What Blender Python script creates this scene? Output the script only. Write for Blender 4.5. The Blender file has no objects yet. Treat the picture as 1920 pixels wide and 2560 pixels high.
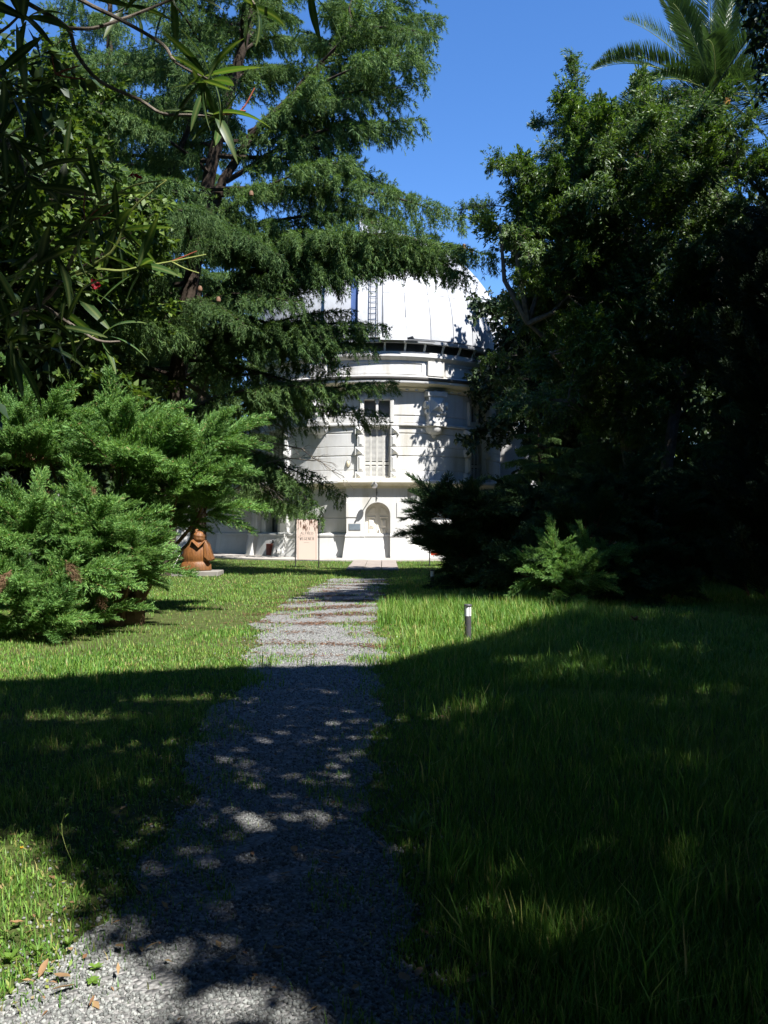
import bpy, bmesh, math, random
import numpy as np
from mathutils import Vector, Matrix

sc = bpy.context.scene
COL = sc.collection
R = math.radians
PI = math.pi

# ---------------------------------------------------------------- camera
F = 2070.0            # focal length in photo pixels (1920 x 2560)
CAMZ = 1.6
cam_d = bpy.data.cameras.new('camera')
cam = bpy.data.objects.new('camera', cam_d)
COL.objects.link(cam)
cam.location = (0, 0, CAMZ)
cam.rotation_euler = (PI / 2, 0, 0)
cam_d.sensor_fit = 'VERTICAL'
cam_d.sensor_height = 36.0
cam_d.lens = F / 2560 * 36.0
cam_d.shift_y = 32.0 / 2560
cam_d.clip_start = 0.05
cam_d.clip_end = 3000
sc.camera = cam

# ---------------------------------------------------------------- light
SUN_EL, SUN_AZ = R(53), R(138)
S = Vector((math.sin(SUN_AZ) * math.cos(SUN_EL), math.cos(SUN_AZ) * math.cos(SUN_EL), math.sin(SUN_EL)))
sun_d = bpy.data.lights.new('sun', 'SUN')
sun_d.energy = 5.0
sun_d.angle = R(0.53)
sun_d.color = (1.0, 0.975, 0.93)
sun = bpy.data.objects.new('sun', sun_d)
COL.objects.link(sun)
sun.location = (20, -20, 40)
sun.rotation_euler = S.to_track_quat('Z', 'Y').to_euler()

world = bpy.data.worlds.new('World')
sc.world = world
world.use_nodes = True
wt = world.node_tree
sky = wt.nodes.new('ShaderNodeTexSky')
sky.sky_type = 'NISHITA'
sky.sun_disc = False
sky.sun_elevation = SUN_EL
sky.sun_rotation = SUN_AZ
sky.altitude = 100
sky.air_density = 1.0
sky.dust_density = 0.0
sky.ozone_density = 4.5
bg = wt.nodes['Background']
bg.inputs[1].default_value = 0.10
hsv = wt.nodes.new('ShaderNodeHueSaturation')
hsv.inputs['Saturation'].default_value = 1.2
hsv.inputs['Hue'].default_value = 0.507
wt.links.new(sky.outputs[0], hsv.inputs['Color'])
wt.links.new(hsv.outputs[0], bg.inputs[0])

sc.view_settings.view_transform = 'Standard'
sc.view_settings.look = 'None'
sc.view_settings.exposure = 1.3
sc.view_settings.gamma = 1.0
sc.view_settings.use_curve_mapping = False
sc.render.engine = 'CYCLES'
cy = sc.cycles
cy.use_denoising = True
cy.max_bounces = 6
cy.diffuse_bounces = 3
cy.glossy_bounces = 2
cy.transmission_bounces = 4
cy.transparent_max_bounces = 4
cy.sample_clamp_indirect = 4.0
cy.caustics_reflective = False
cy.caustics_refractive = False

# ---------------------------------------------------------------- helpers
def at(px, py, Y):
    return np.array([(px - 960) / F * Y, Y, CAMZ + (1312 - py) / F * Y])

def tag(o, label=None, cat=None, group=None, kind=None):
    if label: o['label'] = label
    if cat: o['category'] = cat
    if group: o['group'] = group
    if kind: o['kind'] = kind
    return o

def empty(name, loc, label, cat, group=None, rz=0):
    o = bpy.data.objects.new(name, None)
    o.empty_display_size = 0.3
    COL.objects.link(o)
    o.location = loc
    o.rotation_euler = (0, 0, rz)
    return tag(o, label, cat, group)

def link(name, me, parent=None, M=None):
    o = bpy.data.objects.new(name, me)
    COL.objects.link(o)
    if parent: o.parent = parent
    if M is not None: o.matrix_local = M
    return o

def np_mesh(name, V, Fc, mat, smooth=False):
    """numpy triangles or quads -> mesh datablock"""
    V = np.ascontiguousarray(V, dtype=np.float32)
    Fc = np.ascontiguousarray(Fc, dtype=np.int32)
    me = bpy.data.meshes.new(name)
    me.vertices.add(len(V)); me.vertices.foreach_set('co', V.ravel())
    me.loops.add(Fc.size); me.loops.foreach_set('vertex_index', Fc.ravel())
    me.polygons.add(len(Fc))
    me.polygons.foreach_set('loop_start', np.arange(0, Fc.size, Fc.shape[1], dtype=np.int32))
    if smooth: me.polygons.foreach_set('use_smooth', np.ones(len(Fc), dtype=bool))
    me.update(calc_edges=True)
    if mat: me.materials.append(mat)
    return me

class MB:
    def __init__(s): s.v = []; s.f = []
    def add(s, vs, fs):
        n = len(s.v); s.v += [tuple(map(float, v)) for v in vs]
        s.f += [tuple(i + n for i in f) for f in fs]
    def box(s, lo, hi, M=None):
        (x0, y0, z0), (x1, y1, z1) = lo, hi
        vs = [(x0, y0, z0), (x1, y0, z0), (x1, y1, z0), (x0, y1, z0), (x0, y0, z1), (x1, y0, z1), (x1, y1, z1), (x0, y1, z1)]
        if M is not None: vs = [M(*v) if callable(M) else M @ Vector(v) for v in vs]
        s.add(vs, [(0, 3, 2, 1), (4, 5, 6, 7), (0, 1, 5, 4), (1, 2, 6, 5), (2, 3, 7, 6), (3, 0, 4, 7)])
    def hexa(s, vs):
        s.add(vs, [(0, 3, 2, 1), (4, 5, 6, 7), (0, 1, 5, 4), (1, 2, 6, 5), (2, 3, 7, 6), (3, 0, 4, 7)])
    def prism(s, poly0, poly1):
        n = len(poly0)
        s.add(list(poly0) + list(poly1), [tuple(range(n))[::-1], tuple(range(n, 2 * n))] + [(i, (i + 1) % n, n + (i + 1) % n, n + i) for i in range(n)])
    def tube(s, pts, rad, n=8, caps=True):
        pts = [Vector(p) for p in pts]
        if not hasattr(rad, '__len__'): rad = [rad] * len(pts)
        rings = []; up = None
        for i, p in enumerate(pts):
            d = (pts[min(i + 1, len(pts) - 1)] - pts[max(i - 1, 0)]).normalized()
            if up is None: up = d.orthogonal().normalized()
            up = (up - d * up.dot(d)).normalized()
            b = d.cross(up)
            rings.append([p + (up * math.cos(2 * PI * k / n) + b * math.sin(2 * PI * k / n)) * rad[i] for k in range(n)])
        vs = [v for r in rings for v in r]
        fs = [(i * n + k, i * n + (k + 1) % n, (i + 1) * n + (k + 1) % n, (i + 1) * n + k) for i in range(len(pts) - 1) for k in range(n)]
        if caps: fs += [tuple(range(n))[::-1], tuple(range((len(pts) - 1) * n, len(pts) * n))]
        s.add(vs, fs)
    def lathe(s, prof, c=(0, 0, 0), n=24):
        """prof: (r,z) from bottom to top, capped"""
        vs = []
        for r, z in prof: vs += [(c[0] + r * math.cos(2 * PI * k / n), c[1] + r * math.sin(2 * PI * k / n), c[2] + z) for k in range(n)]
        m = len(prof)
        fs = [(i * n + k, i * n + (k + 1) % n, (i + 1) * n + (k + 1) % n, (i + 1) * n + k) for i in range(m - 1) for k in range(n)]
        fs += [tuple(range(n))[::-1], tuple(range((m - 1) * n, m * n))]
        s.add(vs, fs)
    def mesh(s, name, mat, smooth=False, bevel=0):
        me = bpy.data.meshes.new(name)
        me.from_pydata(s.v, [], s.f)
        bm = bmesh.new(); bm.from_mesh(me)
        bmesh.ops.recalc_face_normals(bm, faces=bm.faces)
        if bevel:
            bmesh.ops.bevel(bm, geom=[e for e in bm.edges if e.is_manifold and e.calc_face_angle(0) > 0.6], offset=bevel, segments=1, affect='EDGES', clamp_overlap=True)
        bm.to_mesh(me); bm.free()
        if smooth:
            me.polygons.foreach_set('use_smooth', np.ones(len(me.polygons), dtype=bool))
            me.set_sharp_from_angle(angle=R(35))
        if mat: me.materials.append(mat)
        return me
    def build(s, name, mat, parent=None, smooth=False, bevel=0, M=None):
        return link(name, s.mesh(name, mat, smooth, bevel), parent, M)

def unit(a):
    return a / np.maximum(np.linalg.norm(a, axis=-1, keepdims=True), 1e-9)

def frames(d, rng, up=None):
    """rotation matrices with x column = d; roll random, or z towards 'up'"""
    d = unit(d)
    if up is None: u = rng.normal(size=d.shape)
    else: u = np.broadcast_to(np.asarray(up, float), d.shape) + rng.normal(size=d.shape) * 0.25
    y = unit(np.cross(u, d)); z = np.cross(d, y)
    return np.stack([d, y, z], axis=-1)

def scatter(tv, tf, pos, Rm, sca):
    """copies of a small template -> V, F"""
    N, k = len(pos), len(tv)
    if np.ndim(sca) == 1: sca = sca[:, None]
    sv = tv[None] * (sca[:, None, :] if sca.shape[1] == 3 else sca[:, None, :1])
    V = np.einsum('nij,nkj->nki', Rm, sv) + pos[:, None, :]
    Fo = tf[None] + (np.arange(N) * k)[:, None, None]
    return V.reshape(-1, 3), Fo.reshape(-1, tf.shape[1])

def join(parts):
    Vs, Fs, n = [], [], 0
    for V, f in parts:
        Vs.append(V); Fs.append(f + n); n += len(V)
    return np.concatenate(Vs), np.concatenate(Fs)

# ---------------------------------------------------------------- materials
def new_mat(name):
    m = bpy.data.materials.new(name); m.use_nodes = True
    nt = m.node_tree
    return m, nt, nt.nodes['Principled BSDF'], nt.nodes['Material Output']

def ramp(nt, fac, cols):
    r = nt.nodes.new('ShaderNodeValToRGB')
    e = r.color_ramp.elements
    while len(e) < len(cols): e.new(0.5)
    for i, (p, c) in enumerate(cols):
        e[i].position = p; e[i].color = (*c, 1)
    nt.links.new(fac, r.inputs[0])
    return r.outputs[0]

def noise(nt, scale, detail=5, rough=0.55, coord='Object', vscale=(1, 1, 1)):
    tc = nt.nodes.new('ShaderNodeTexCoord'); mp = nt.nodes.new('ShaderNodeMapping')
    mp.inputs['Scale'].default_value = vscale
    nt.links.new(tc.outputs[coord], mp.inputs[0])
    n = nt.nodes.new('ShaderNodeTexNoise')
    n.inputs['Scale'].default_value = scale; n.inputs['Detail'].default_value = detail; n.inputs['Roughness'].default_value = rough
    nt.links.new(mp.outputs[0], n.inputs['Vector'])
    return n.outputs['Fac']

def mix(nt, fac, a, b, mode='MIX'):
    m = nt.nodes.new('ShaderNodeMix'); m.data_type = 'RGBA'; m.blend_type = mode
    for sock, v in ((m.inputs['Factor'], fac), (m.inputs['A'], a), (m.inputs['B'], b)):
        sock = sock
        if hasattr(v, 'default_value') or hasattr(v, 'is_output'): pass
    def put(idx, v):
        if isinstance(v, (int, float)): m.inputs[idx].default_value = v
        elif isinstance(v, tuple): m.inputs[idx].default_value = (*v, 1)
        else: nt.links.new(v, m.inputs[idx])
    put(0, fac); put(6, a); put(7, b)
    return m.outputs[2]

def bump(nt, bsdf, h, strength=0.3, dist=0.02):
    b = nt.nodes.new('ShaderNodeBump')
    b.inputs['Strength'].default_value = strength; b.inputs['Distance'].default_value = dist
    nt.links.new(h, b.inputs['Height']); nt.links.new(b.outputs[0], bsdf.inputs['Normal'])

def plain(name, col, rough=0.6, metal=0, var=0.15, scale=6, spec=0.5, bmp=0.1):
    m, nt, b, o = new_mat(name)
    n = noise(nt, scale)
    lo = tuple(c * (1 - var) for c in col); hi = tuple(min(1, c * (1 + var)) for c in col)
    nt.links.new(ramp(nt, n, [(0.3, lo), (0.7, hi)]), b.inputs['Base Color'])
    b.inputs['Roughness'].default_value = rough; b.inputs['Metallic'].default_value = metal
    b.inputs['Specular IOR Level'].default_value = spec
    if bmp: bump(nt, b, noise(nt, scale * 6), bmp, 0.01)
    return m

def leaf_mat(name, cols, trans=0.3, rough=0.45, spec=0.4, tmul=1.3):
    m, nt, b, o = new_mat(name)
    g = nt.nodes.new('ShaderNodeNewGeometry')
    c = ramp(nt, g.outputs['Random Per Island'], cols)
    oi = nt.nodes.new('ShaderNodeObjectInfo')
    c = mix(nt, 1.0, c, ramp(nt, oi.outputs['Random'], [(0, (.66, .72, .7)), (.5, (1, 1, 1)), (1, (1.0, 1.0, .92))]), 'MULTIPLY')
    nt.links.new(c, b.inputs['Base Color'])
    b.inputs['Roughness'].default_value = rough
    b.inputs['Specular IOR Level'].default_value = spec
    t = nt.nodes.new('ShaderNodeBsdfTranslucent')
    nt.links.new(mix(nt, 1.0, c, (tmul, tmul, tmul * 0.45), 'MULTIPLY'), t.inputs[0])
    ms = nt.nodes.new('ShaderNodeMixShader'); ms.inputs[0].default_value = trans
    nt.links.new(b.outputs[0], ms.inputs[1]); nt.links.new(t.outputs[0], ms.inputs[2])
    nt.links.new(ms.outputs[0], o.inputs[0])
    return m

def stucco(name, col, dirty=(0.30, 0.26, 0.18), amt=0.5):
    m, nt, b, o = new_mat(name)
    n1 = noise(nt, 0.7, 8, 0.65); n2 = noise(nt, 2.2, 7, 0.62, vscale=(1, 1, 0.12)); n3 = noise(nt, 5.0, 8, 0.7)
    base = ramp(nt, n1, [(0.25, tuple(c * 0.80 for c in col)), (0.5, tuple(c * .96 for c in col)), (0.75, tuple(c * 1.04 for c in col))])
    c = mix(nt, ramp(nt, n2, [(0.50, (0, 0, 0)), (0.74, (amt, amt, amt))]), base, dirty)
    c = mix(nt, ramp(nt, n3, [(0.66, (0, 0, 0)), (0.74, (.45, .45, .45))]), c, tuple(x * .62 for x in col))
    nt.links.new(c, b.inputs['Base Color'])
    b.inputs['Roughness'].default_value = 0.88; b.inputs['Specular IOR Level'].default_value = 0.2
    bump(nt, b, noise(nt, 26, 6, 0.7), 0.25, 0.015)
    return m

M = {}
M['stucco'] = stucco('painted_stucco', (0.565, 0.56, 0.545))
M['stucco_low'] = stucco('painted_stucco_plinth', (0.54, 0.535, 0.515), (0.24, 0.27, 0.17), 0.5)
M['soffit'] = stucco('yellowed_stucco', (0.62, 0.57, 0.44), (0.38, 0.31, 0.17), 0.5)
def dome_mat():
    m, nt, b, o = new_mat('dome_metal')
    n1 = noise(nt, 0.8, 7, 0.6); n2 = noise(nt, 2.5, 6, 0.65, vscale=(1, 1, 0.15))
    oi = nt.nodes.new('ShaderNodeObjectInfo')
    base = ramp(nt, oi.outputs['Random'], [(0, (0.37, 0.38, 0.40)), (1, (0.47, 0.48, 0.50))])
    c = mix(nt, ramp(nt, n1, [(0.35, (0, 0, 0)), (0.7, (.55, .55, .55))]), base, (0.33, 0.335, 0.345))
    c = mix(nt, ramp(nt, n2, [(0.55, (0, 0, 0)), (0.75, (.5, .5, .5))]), c, (0.24, 0.23, 0.215))
    nt.links.new(c, b.inputs['Base Color']); b.inputs['Roughness'].default_value = 0.5
    bump(nt, b, noise(nt, 1.6, 4), 0.25, 0.08)
    return m
M['dome'] = dome_mat()
M['dome_blue'] = plain('blue_paint', (0.035, 0.075, 0.20), 0.5)
M['grey_metal'] = plain('grey_metal', (0.13, 0.135, 0.145), 0.5, 0.3)
M['white_paint'] = plain('white_paint', (0.72, 0.70, 0.66), 0.55)
M['cream'] = plain('shutter_paint', (0.46, 0.45, 0.42), 0.6, 0, 0.15, 3)
M['door'] = plain('door_paint', (0.68, 0.635, 0.55), 0.5, 0, 0.1, 3)
M['dark'] = plain('dark_interior', (0.02, 0.02, 0.022), 0.8)
M['glass'] = plain('window_glass', (0.10, 0.115, 0.135), 0.08, 0, 0.1, 2, 0.6, 0)
M['black'] = plain('black_iron', (0.02, 0.02, 0.02), 0.5)
M['gutter'] = plain('gutter_metal', (0.06, 0.055, 0.05), 0.6)
M['plaque'] = plain('plaque_metal', (0.20, 0.24, 0.28), 0.4, 0.4)
M['redbox'] = plain('red_brown_door', (0.16, 0.035, 0.02), 0.6)
M['concrete'] = plain('concrete', (0.21, 0.195, 0.175), 0.9, 0, 0.2, 3, 0.2, 0.3)
M['paving'] = plain('paving_stone', (0.26, 0.22, 0.195), 0.9, 0, 0.2, 2.2, 0.2, 0.3)
M['bark'] = plain('dark_bark', (0.045, 0.034, 0.026), 0.95, 0, 0.5, 9, 0.1, 1.0)
M['bark_grey'] = plain('grey_bark', (0.16, 0.135, 0.11), 0.95, 0, 0.4, 9, 0.1, 0.8)
M['bark_pale'] = plain('pale_bark', (0.30, 0.25, 0.20), 0.9, 0, 0.3, 9, 0.1, 0.5)
M['bark_brown'] = plain('brown_bark', (0.13, 0.08, 0.045), 0.9, 0, 0.4, 7, 0.1, 0.8)
M['cedar'] = leaf_mat('cedar_needles', [(0, (0.048, 0.095, 0.034)), (0.55, (0.095, 0.175, 0.055)), (1, (0.18, 0.26, 0.085))], 0.32, 0.6, 0.2)
M['juniper'] = leaf_mat('juniper_needles', [(0, (0.065, 0.150, 0.042)), (0.5, (0.135, 0.270, 0.068)), (0.98, (0.24, 0.39, 0.105)), (0.985, (0.24, 0.15, 0.07)), (1, (0.26, 0.17, 0.08))], 0.28, 0.55, 0.25)
M['glossy_leaf'] = leaf_mat('glossy_leaf', [(0, (0.036, 0.075, 0.018)), (0.6, (0.070, 0.135, 0.028)), (1, (0.16, 0.24, 0.04))], 0.32, 0.48, 0.5)
M['pavement'] = plain('pale_pavement', (0.36, 0.33, 0.30), 0.9, 0, 0.2, 1.5, 0.2, 0.2)
M['juniper_dark'] = leaf_mat('dark_juniper_needles', [(0, (0.022, 0.048, 0.018)), (1, (0.05, 0.095, 0.03))], 0.15, 0.6, 0.2)  # juniper green darkened, shade of the right-hand junipers put into the colour
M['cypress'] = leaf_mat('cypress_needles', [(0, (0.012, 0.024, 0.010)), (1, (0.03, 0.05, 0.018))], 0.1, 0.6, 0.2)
M['light_leaf'] = leaf_mat('light_leaf', [(0, (0.04, 0.08, 0.018)), (0.6, (0.075, 0.13, 0.026)), (1, (0.16, 0.22, 0.045))], 0.35, 0.5, 0.3)
M['dark_leaf'] = leaf_mat('dark_leaf', [(0, (0.018, 0.034, 0.012)), (1, (0.04, 0.07, 0.022))], 0.12, 0.5, 0.3)
M['palm'] = leaf_mat('palm_leaf', [(0, (0.032, 0.066, 0.022)), (1, (0.070, 0.125, 0.042))], 0.2, 0.42, 0.5)
M['oleander'] = leaf_mat('oleander_leaf', [(0, (0.030, 0.060, 0.018)), (0.7, (0.050, 0.105, 0.028)), (1, (0.08, 0.15, 0.035))], 0.3, 0.38, 0.45)
M['green_stem'] = plain('green_stem', (0.24, 0.28, 0.07), 0.6)
M['red_stem'] = plain('red_stem', (0.28, 0.07, 0.035), 0.6)
M['petal'] = leaf_mat('red_petal', [(0, (0.25, 0.005, 0.012)), (1, (0.38, 0.01, 0.03))], 0.3)
M['grass'] = leaf_mat('grass_blade', [(0, (0.055, 0.140, 0.022)), (0.5, (0.118, 0.265, 0.040)), (0.85, (0.215, 0.36, 0.06)), (0.94, (0.38, 0.36, 0.11)), (1, (0.44, 0.34, 0.16))], 0.36, 0.5, 0.3)
def patchy(m):
    nt = m.node_tree; r = next(n for n in nt.nodes if n.type == 'VALTORGB'); old = [(l, l.to_socket) for l in r.outputs[0].links]
    outs = [t for _, t in old]
    for l, _ in old: nt.links.remove(l)
    f = noise(nt, 0.55, 6, 0.65); g2 = noise(nt, 2.3, 5, 0.6)
    c = mix(nt, ramp(nt, f, [(0.48, (0, 0, 0)), (0.66, (.55, .55, .55))]), r.outputs[0], (0.22, 0.30, 0.07))
    c = mix(nt, ramp(nt, g2, [(0.5, (0, 0, 0)), (0.7, (.6, .6, .6))]), c, (0.065, 0.155, 0.024))
    for t in outs: nt.links.new(c, t)
patchy_later = patchy
M['weed'] = leaf_mat('weed_leaf', [(0, (0.08, 0.16, 0.025)), (.8, (0.17, 0.28, 0.045)), (.9, (0.27, 0.31, 0.07)), (1, (0.33, 0.24, 0.12))], 0.35, 0.5, 0.3)
M['fallen'] = leaf_mat('fallen_leaf', [(0, (0.17, 0.085, 0.04)), (0.5, (0.26, 0.15, 0.08)), (1, (0.34, 0.24, 0.12))], 0.1, 0.7, 0.2)
M['litter'] = leaf_mat('needle_litter', [(0, (0.12, 0.055, 0.032)), (1, (0.24, 0.125, 0.08))], 0.05, 0.8, 0.1)
M['gravel_stone'] = leaf_mat('gravel_stone', [(0, (0.12, 0.118, 0.115)), (0.7, (0.275, 0.27, 0.26)), (1, (0.42, 0.41, 0.39))], 0.0, 0.85, 0.2)

# varnished wood of the carving
def wood_mat():
    m, nt, b, o = new_mat('varnished_wood')
    n = noise(nt, 6, 8, 0.7, vscale=(2.5, 2.5, 0.25)); n2 = noise(nt, 14, 6, 0.7, vscale=(3, 3, 0.12)); n3 = noise(nt, 2.2, 5)
    c = ramp(nt, n, [(0.25, (0.05, 0.018, 0.006)), (0.5, (0.18, 0.068, 0.016)), (0.75, (0.31, 0.13, 0.034))])
    c = mix(nt, ramp(nt, n2, [(0.62, (0, 0, 0)), (0.68, (.9, .9, .9))]), c, (0.02, 0.01, 0.006))
    c = mix(nt, ramp(nt, n3, [(0.45, (0, 0, 0)), (0.7, (.5, .5, .5))]), c, (0.11, 0.06, 0.03))
    nt.links.new(c, b.inputs['Base Color']); b.inputs['Roughness'].default_value = 0.5
    bump(nt, b, n2, 0.5, 0.03)
    return m
M['wood'] = wood_mat()

# pink sign board with brown streaks running down from the top
def sign_mat():
    m, nt, b, o = new_mat('stained_pink_board')
    tc = nt.nodes.new('ShaderNodeTexCoord')
    sx = nt.nodes.new('ShaderNodeSeparateXYZ'); nt.links.new(tc.outputs['Generated'], sx.inputs[0])
    n = noise(nt, 4.2, 4, 0.6, 'Generated', (3.2, 0.2, 1.1))
    add = nt.nodes.new('ShaderNodeMath'); add.operation = 'MULTIPLY_ADD'
    nt.links.new(sx.outputs[2], add.inputs[0]); add.inputs[1].default_value = 0.42
    nt.links.new(n, add.inputs[2])
    msk = ramp(nt, add.outputs[0], [(0.865, (0, 0, 0)), (0.905, (1, 1, 1))])
    c = mix(nt, msk, (0.72, 0.57, 0.49), (0.10, 0.045, 0.022))
    nt.links.new(c, b.inputs['Base Color']); b.inputs['Roughness'].default_value = 0.6
    return m
M['sign'] = sign_mat()
M['ink'] = plain('sign_ink', (0.09, 0.07, 0.06), 0.7)

def ground_mat():
    m, nt, b, o = new_mat('lawn_soil')
    n1 = noise(nt, 0.35, 6); n2 = noise(nt, 9, 6, 0.7)
    c1 = ramp(nt, n2, [(0.25, (0.03, 0.035, 0.012)), (0.5, (0.06, 0.075, 0.022)), (0.75, (0.11, 0.10, 0.05))])
    c2 = ramp(nt, n2, [(0.25, (0.05, 0.035, 0.02)), (0.75, (0.15, 0.11, 0.07))])
    nt.links.new(mix(nt, ramp(nt, n1, [(0.55, (0, 0, 0)), (0.7, (0.8, 0.8, 0.8))]), c1, c2), b.inputs['Base Color'])
    b.inputs['Roughness'].default_value = 0.95; b.inputs['Specular IOR Level'].default_value = 0.1
    bump(nt, b, noise(nt, 30, 5), 0.6, 0.03)
    return m
M['ground'] = ground_mat()

def gravel_mat():
    m, nt, b, o = new_mat('gravel')
    tc = nt.nodes.new('ShaderNodeTexCoord')
    v = nt.nodes.new('ShaderNodeTexVoronoi'); v.inputs['Scale'].default_value = 45
    nt.links.new(tc.outputs['Object'], v.inputs['Vector'])
    c = ramp(nt, v.outputs['Color'], [(0.0, (0.14, 0.137, 0.132)), (0.6, (0.26, 0.255, 0.245)), (1, (0.38, 0.37, 0.355))])
    e = ramp(nt, v.outputs['Distance'], [(0.0, (1, 1, 1)), (0.75, (0.75, 0.75, 0.75)), (1, (0.45, 0.43, 0.4))])
    nt.links.new(mix(nt, 1.0, c, e, 'MULTIPLY'), b.inputs['Base Color'])
    b.inputs['Roughness'].default_value = 0.9; b.inputs['Specular IOR Level'].default_value = 0.2
    inv = nt.nodes.new('ShaderNodeMath'); inv.operation = 'SUBTRACT'; inv.inputs[0].default_value = 1
    nt.links.new(v.outputs['Distance'], inv.inputs[1])
    bump(nt, b, inv.outputs[0], 0.9, 0.02)
    return m
M['gravel'] = gravel_mat()

# ---------------------------------------------------------------- ground, path, paving
def path_edges(Y):
    ys = [-6, 2.0, 2.65, 3.06, 3.73, 5.06, 6.87, 9.05, 10.75, 13.2, 16.2, 21, 24, 27, 29]
    xl = [-1.6, -1.35, -1.30, -1.16, -1.12, -1.22, -1.45, -1.5, -1.66, -2.05, -2.05, -1.8, -1.6, -1.4, -1.3]
    xr = [0.5, 0.35, 0.25, 0.08, 0.0, -0.05, -0.08, -0.02, 0.0, -0.12, -0.06, 0.0, 0.1, 0.3, 0.5]
    return np.interp(Y, ys, xl), np.interp(Y, ys, xr)

def wob(Y, ph):
    return 0.06 * np.sin(Y * 1.7 + ph) + 0.05 * np.sin(Y * 4.1 + ph * 2.3) + 0.035 * np.sin(Y * 9.3 + ph * 0.7) + 0.02 * np.sin(Y * 23.0 + ph)

def grid(name, x0, x1, nx, y0, y1, ny, z, mat, fz=None):
    xs = np.linspace(x0, x1, nx); ys = np.linspace(y0, y1, ny)
    X, Yg = np.meshgrid(xs, ys)
    Z = np.full_like(X, z) if fz is None else fz(X, Yg) + z
    V = np.stack([X, Yg, Z], -1).reshape(-1, 3)
    i = np.arange((ny - 1) * (nx - 1)); r = i // (nx - 1) * nx + i % (nx - 1)
    return np_mesh(name, V, np.stack([r, r + 1, r + nx + 1, r + nx], -1), mat)

g = link('ground', grid('ground', -700, 700, 60, -500, 1100, 60, 0, M['ground']))
tag(g, 'grassy lawn soil around the gravel path', kind='structure')

ys = np.arange(-6, 24.6, 0.12)
l, r = path_edges(ys)
l = l + wob(ys, 0.3); r = r + wob(ys, 2.1)
tt = np.linspace(0, 1, 14)
V = np.stack([l[:, None] + (r - l)[:, None] * tt, np.repeat(ys[:, None], 14, 1), np.full((len(ys), 14), 0.004)], -1).reshape(-1, 3)
i = np.arange((len(ys) - 1) * 13); q = i // 13 * 14 + i % 13
p = link('gravel_path', np_mesh('gravel_path', V, np.stack([q, q + 1, q + 15, q + 14], -1), M['gravel']))
tag(p, 'grey gravel footpath leading to the arched door', kind='structure')

# ---------------------------------------------------------------- observatory
CX, CY = -0.33, 46.0
def P(r, a, z):
    a = R(a); return (CX + r * math.sin(a), CY - r * math.cos(a), z)
def loc(a, r, cx=None, cy=None):
    """frame on the round wall: u to the right seen from outside, w outwards, z up"""
    ra = R(a); cx = CX if cx is None else cx; cy = CY if cy is None else cy
    n = (math.sin(ra), -math.cos(ra)); t = (math.cos(ra), math.sin(ra))
    return lambda u, w, z: (cx + n[0] * (r + w) + t[0] * u, cy + n[1] * (r + w) + t[1] * u, z)
def arc(mb, prof, a0, a1, step=2.0, c=None):
    """sweep closed (r,z) polygon round the axis"""
    cx, cy = c or (CX, CY)
    full = abs(a1 - a0) >= 359.9
    n = max(1, int(math.ceil(abs(a1 - a0) / step))); m = len(prof)
    vs = []
    for i in range(n + (0 if full else 1)):
        a = R(a0 + (a1 - a0) * i / n)
        vs += [(cx + r * math.sin(a), cy - r * math.cos(a), z) for r, z in prof]
    k = n if full else n + 1
    fs = [(i * m + j, i * m + (j + 1) % m, ((i + 1) % k) * m + (j + 1) % m, ((i + 1) % k) * m + j) for i in range(n) for j in range(m)]
    if not full: fs += [tuple(range(m))[::-1], tuple(range((k - 1) * m, k * m))]
    mb.add(vs, fs)
def rect(r0, r1, z0, z1): return [(r0, z0), (r1, z0), (r1, z1), (r0, z1)]

obs = empty('observatory', (CX, CY, 0), 'white domed round observatory building with arched door at the end of the path', 'observatory')
OBI = Matrix.Translation((-CX, -CY, 0))
def ob(mb, name, mat, parent=None, smooth=False, bevel=0, label=None, kind=None):
    o = mb.build(name, mat, None, smooth, bevel)
    o.parent = parent or obs
    if parent is None: o.matrix_parent_inverse = OBI
    if label: o['label'] = label
    if kind: o['kind'] = kind
    return o

WIN = [-96, -48, 0, 48, 96]
CON = [-72, -24, 24, 72]
RD = 6.72
# interior core so that nothing is hollow to the sky
mb = MB(); arc(mb, rect(5.9, 6.3, 0, 9.6), -180, 180, 6); ob(mb, 'inner_wall', M['dark'])
HW = 5.25   # half angle of a window opening
def segs(holes, lo=-140, hi=140):
    out = []; a = lo
    for h, w in holes:
        out.append((a, h - w)); a = h + w
    out.append((a, hi)); return out
full = [(w, HW) for w in WIN]
# back of the drum
mb = MB(); arc(mb, rect(6.3, RD, 0, 9.4), 140, 220, 4); ob(mb, 'rear_wall', M['stucco'])
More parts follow.
